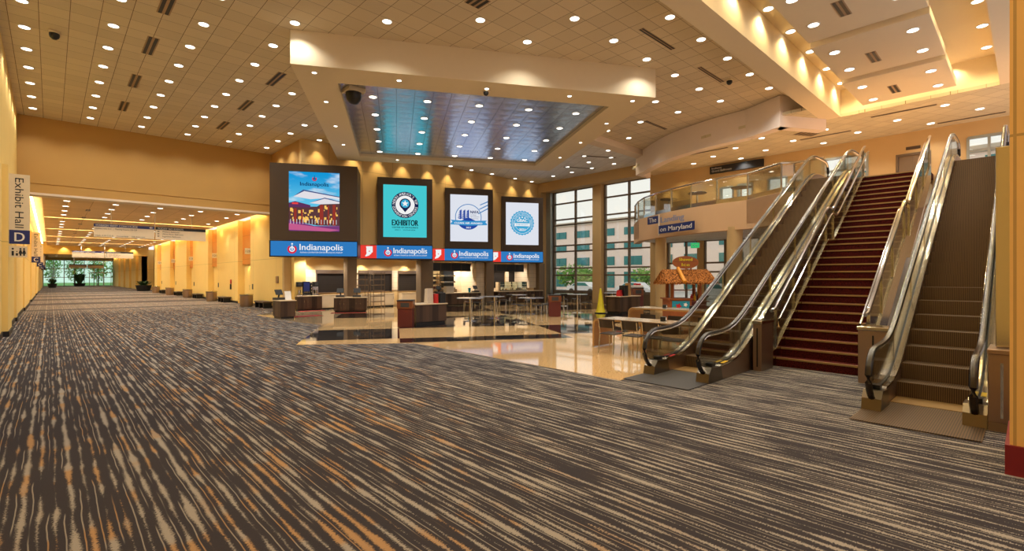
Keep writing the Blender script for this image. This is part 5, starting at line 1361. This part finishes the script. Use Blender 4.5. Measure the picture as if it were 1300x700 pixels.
def planter(x, y, r, h, ph, label, seed, n=60):
    t = thing('potted_plant', label, 'potted plant', (x,y,0), 0, 'potted plants in the corridor')
    m = MB(); m.lathe([(r*.8,0),(r,h*.9),(r*1.04,h),(r*.9,h),(r*.85,h*.9)], n=18); m.build('planter', M['black'], t, smooth=True)
    rr = random.Random(seed); m = MB()
    for k in range(n):
        a = rr.uniform(0,6.28); L_ = rr.uniform(.5,1)*ph; sp_ = rr.uniform(.2,1.0)*r*1.5; w_ = .05*ph+.03
        p0 = Vector((.3*r*math.cos(a),.3*r*math.sin(a),h*.9)); p1 = p0+Vector((sp_*.5*math.cos(a),sp_*.5*math.sin(a),L_*.7)); p2 = p0+Vector((sp_*math.cos(a),sp_*math.sin(a),L_*.75))
        q = Vector((-math.sin(a),math.cos(a),0))*w_
        m.add([tuple(p0-q*.3),tuple(p0+q*.3),tuple(p1+q),tuple(p1-q),tuple(p2)], [(0,1,2,3),(3,2,4)])
    m.build('foliage', M['foliage'], t)
planter(8.75,78.5,.85,.75,.9,'dark planter with leafy plant by the brown alcove',1)
planter(.25,112,.6,.7,1.2,'small potted plant at the left foot of the green glass end wall',2)
planter(4.1,126,.9,.6,2.6,'tall potted palm in the middle of the green glass end wall',3,90)
# small wall devices beside the doors
for i, s in enumerate(bays):
    t = MB().box(RX-.03,RX,s-.62,s-.44,1.02,1.36).build('card_reader', M['darkgrey'], bevel=.006); tag(t, 'small grey card reader on the yellow wall before door %s' % (120+i), 'card reader', 'card readers by the hall doors')
t = thing('wall_phone','red and black wall device between the first and second hall doors','wall device',(RX,39.2,1.2))
m = MB(); m.box(-.06,0,-.09,.09,.12,.42); m.build('red_plate', M['red'], t); m = MB(); m.box(-.08,0,-.07,.07,-.28,.10); m.build('handset', M['black'], t, bevel=.02)
t = MB().box(RX-.06,RX,29.2,29.55,1.45,1.85).build('wall_plate', M['steel_dull'], bevel=.01); tag(t, 'grey metal plate on the yellow wall beside the podium counter', 'wall plate')
# ceiling cameras, speakers and vents
def dome(x, y, z, r, label):
    t = thing('dome_camera', label, 'security camera', (x,y,z), 0, 'dome cameras')
    m = MB(); m.box(-r*1.2,r*1.2,-r*1.2,r*1.2,-r*.6,0); m.build('mount', M['offwhite'], t, bevel=.01)
    m = MB(); m.lathe([(r*1.1,-r*.6),(r*1.1,-r*1.1),(r*.95,-r*1.6),(r*.5,-r*2.05),(.01,-r*2.15)], n=18); m.build('dome', M['black'], t, smooth=True)
dome(*at(449,113,8.10), 8.099, .24, 'large black dome camera in the corner of the metal tiled recess')
dome(*at(617,115,7.956), 7.955, .08, 'small black camera under the front rim of the ceiling box')
dome(*at(69,40,CZ), CZ-.001, .11, 'black dome camera on the tan ceiling above the corridor')
dome(*at(926,101,CZ), CZ-.001, .09, 'small dome camera on the tan ceiling near the curved bulkhead')
def vent(c, z, L_, w, ang, label, group, slots=2, mat='black'):
    t = thing('ceiling_vent', label, 'ceiling vent', (c[0],c[1],z), ang, group)
    m = MB(); m.box(-w/2,w/2,-L_/2,L_/2,-.006,0); f = m.build('frame', M['vent_frame'], t)
    for k in range(slots):
        x_ = -w/2+w*(k+.5)/slots; m = MB(); m.box(x_-w*.27/slots,x_+w*.27/slots,-L_/2+.02,L_/2-.02,-.012,-.005); m.build('slot', M['black'], f)
for q in [(190.8,58.5),(170.8,103),(157,135),(213,3),(350,100.6),(311.7,133.8),(283,159.4)]:
    vent(at(*q,CZ), CZ-.001, 1.5, .30, 0, 'black double slot vent in the tan ceiling left of the ceiling box', 'slot vents left of the box')
for yy in (36.4,41.0,46.2,51.3,56.2,61.0): vent((1.54,yy), 5.558, .9, .22, 0, 'small black slot vent in the corridor ceiling', 'slot vents of the corridor')
for q in [(835,50),(903,95),(833,159)]: vent(at(*q,CZ), CZ-.001, 1.85, .16, math.pi/2, 'long thin slot vent in the tan ceiling right of the ceiling box', 'slot vents right of the box')
for q in [(1047,172),(1146,141),(1232,149.6),(899,192)]: vent(at(*q,UZ), UZ-.001, 2.0, .16, 0, 'long thin slot vent in the ceiling over the upper floor', 'slot vents over the upper floor')
for q in [(760,199),(736,213)]: vent(at(*q,CZ-.05), CZ-.052, 2.2, .2, math.pi/2+R30, 'long slot vent in the white tiled ceiling by the windows', 'slot vents by the windows')
for (z, x0, x1) in PZ: vent(((x0+x1)/2+.3,3.2), z-.001, 1.1 if False else .9, .26, math.pi/2, 'black double slot vent in a floating coffer panel', 'slot vents of the coffer panels')
for q in [(1024,170)]: vent(at(*q,UZ), UZ-.001, .5, 1.0, R30, 'square brown grille in the ceiling over the upper floor', 'square grilles over the upper floor', 5)
for q, lb in [((606,2),'square grille in the tan ceiling before the ceiling box'),((774,140),'square lamp grille at the right corner of the metal tiles')]:
    vent(at(*q, CZ if q[1] < 50 else 8.1), (CZ if q[1] < 50 else 8.1)-.001, .5, .5, 0 if q[1] < 50 else R30, lb, 'square grilles', 3)

# =================================================================== OUTSIDE THE WINDOWS
struct(MB().box(28.4,120,-40,110,-.5,-.15).build('street_outside', M['asphalt']))
struct(MB().box(-60,80,131.2,220,-.5,-.1).build('lawn_outside', M['treeleaf']))
def building(name, label, x0, x1, y0, y1, h, rows, cols, mat, base=0):
    t = thing('office_building', label, 'building', (x0,(y0+y1)/2,0), 0, 'buildings across the street')
    w = (y1-y0)/2
    m = MB(); m.box(0,x1-x0,-w,w,-.15,h); wl = m.build('wall', M[mat], t)
    m = MB(); m.box(-.25,0,-w,w,h-.5,h+.1); m.build('cornice', M['conc'], t)
    for r_ in range(len(rows)):
        z0, z1 = rows[r_]
        for c in range(cols):
            ya_ = -w+2*w*(c+.18)/cols; yb_ = -w+2*w*(c+.82)/cols
            m = MB(); m.box(-.06,.05,ya_,yb_,z0,z1); m.box(-.10,.05,ya_,ya_+.1,z0,z1); m.box(-.1,.05,(ya_+yb_)/2-.05,(ya_+yb_)/2+.05,z0,z1); m.build('window', [M['tealglass']], wl)
building('a','pale pink building across the street with rows of teal windows',62,80,14,66,10.6,((.2,2.6),(3.6,4.9),(5.9,7.0),(8.1,9.2)),11,'facade')
building('b','pale building seen through the glass doors and upper windows on the right',58,76,-30,13.2,13,((.3,2.8),(4.2,6.2),(7.6,9.4),(10.6,12.2)),9,'facade')
def car(x, y, rz, mat, label):
    t = thing('parked_car', label, 'car', (x,y,-.15), rz, 'cars outside the windows')
    prof = [(-2.1,.35),(-2.15,.7),(-1.9,.85),(-1.2,.92),(-.6,1.38),(.7,1.42),(1.5,.98),(2.05,.88),(2.15,.6),(2.1,.35)]
    m = MB(); m.extr(prof, -.85, .85); m.build('body', M[mat], t, bevel=.06)
    m = MB(); m.extr([(-1.08,.95),(-.58,1.32),(.66,1.35),(1.3,.98)], -.865, .865); m.build('windows', M['tealglass'], t)
    for sx in (-1.35,1.35):
        for sy in (-.82,.82): m = MB(); m.cyl(0,0,-.1,.1,.33,18); m.xform(Matrix.Translation((sx,sy,.33)) @ Matrix.Rotation(math.pi/2,4,'X')); m.build('wheel', M['rubber'], t)
car(44.5,35.0,math.pi/2,'carwhite','white car parked outside the first tall window'); car(42.5,19.0,math.pi/2,'carwhite','white car parked outside the glass doors'); car(47.0,18.6,math.pi/2+.1,'carred','red car outside the glass doors by the cart')
car(45.5,29.0,math.pi/2,'carwhite','white car outside the second tall window')
def tree(x, y, h, r, label, seed, grp):
    t = thing('tree', label, 'tree', (x,y,-.15), 0, grp); rr = random.Random(seed)
    m = MB(); m.tube([(0,0,0),(.1,0,h*.3),(0,.1,h*.6)], .14, 8); m.build('trunk', M['trunk'], t, smooth=True)
    m = MB()
    for k in range(650):
        v = Vector((rr.gauss(0,1),rr.gauss(0,1),rr.gauss(0,1))).normalized()*(rr.random()**.45)
        p = Vector((v.x*r, v.y*r, h*.56+v.z*h*.44)); s_ = rr.uniform(.16,.34)*r*.45
        a = Vector((rr.uniform(-1,1),rr.uniform(-1,1),rr.uniform(-1,1))).normalized(); b_ = a.orthogonal().normalized()
        m.add([tuple(p-a*s_),tuple(p+b_*s_*.6),tuple(p+a*s_),tuple(p-b_*s_*.6)], [(0,1,2,3)])
    m.build('crown', M['treeleaf'], t)
for k, (x, y, h, r, lb) in enumerate(((52,43,3.8,2.4,'low leafy tree outside the first tall window'),(50,38.5,3.4,2.2,'low leafy tree outside the first tall window, right of the other'),(54,33,3.2,2.0,'small leafy tree outside the second tall window'))): tree(x, y, h, r, lb, 20+k, 'street trees')
for k in range(6): tree(-3.5+3.7*k, 140+2*(k%3), 7.0, 1.78, 'green tree beyond the glass end of the corridor', 40+k, 'trees beyond the corridor end')
WORLD = 1.25; EXPO = 0.0

# ------------------------------------------------------------------ camera, world, view
cam = bpy.data.cameras.new('camera'); co = bpy.data.objects.new('camera', cam); COL.objects.link(co)
cam.sensor_width = 36.0; cam.lens = FPX/1300*36.0; cam.shift_y = 2/1300; cam.clip_end = 400; cam.clip_start = .05
co.location = (0,0,EYE); co.rotation_euler = (math.radians(90), 0, -T)
scene.camera = co
w = bpy.data.worlds.new('sky'); scene.world = w; w.use_nodes = True
bg = w.node_tree.nodes['Background']; bg.inputs[0].default_value = (.98,.83,.77,1); bg.inputs[1].default_value = WORLD
scene.view_settings.view_transform = 'Standard'; scene.view_settings.look = 'None'
scene.view_settings.exposure = EXPO; scene.view_settings.gamma = 1.0; scene.view_settings.use_curve_mapping = False
scene.cycles.use_denoising = True
scene.cycles.max_bounces = 7; scene.cycles.diffuse_bounces = 4; scene.cycles.glossy_bounces = 4; scene.cycles.transparent_max_bounces = 16
scene.cycles.sample_clamp_indirect = 6.0; scene.cycles.sample_clamp_direct = 0; scene.cycles.caustics_reflective = False; scene.cycles.caustics_refractive = False
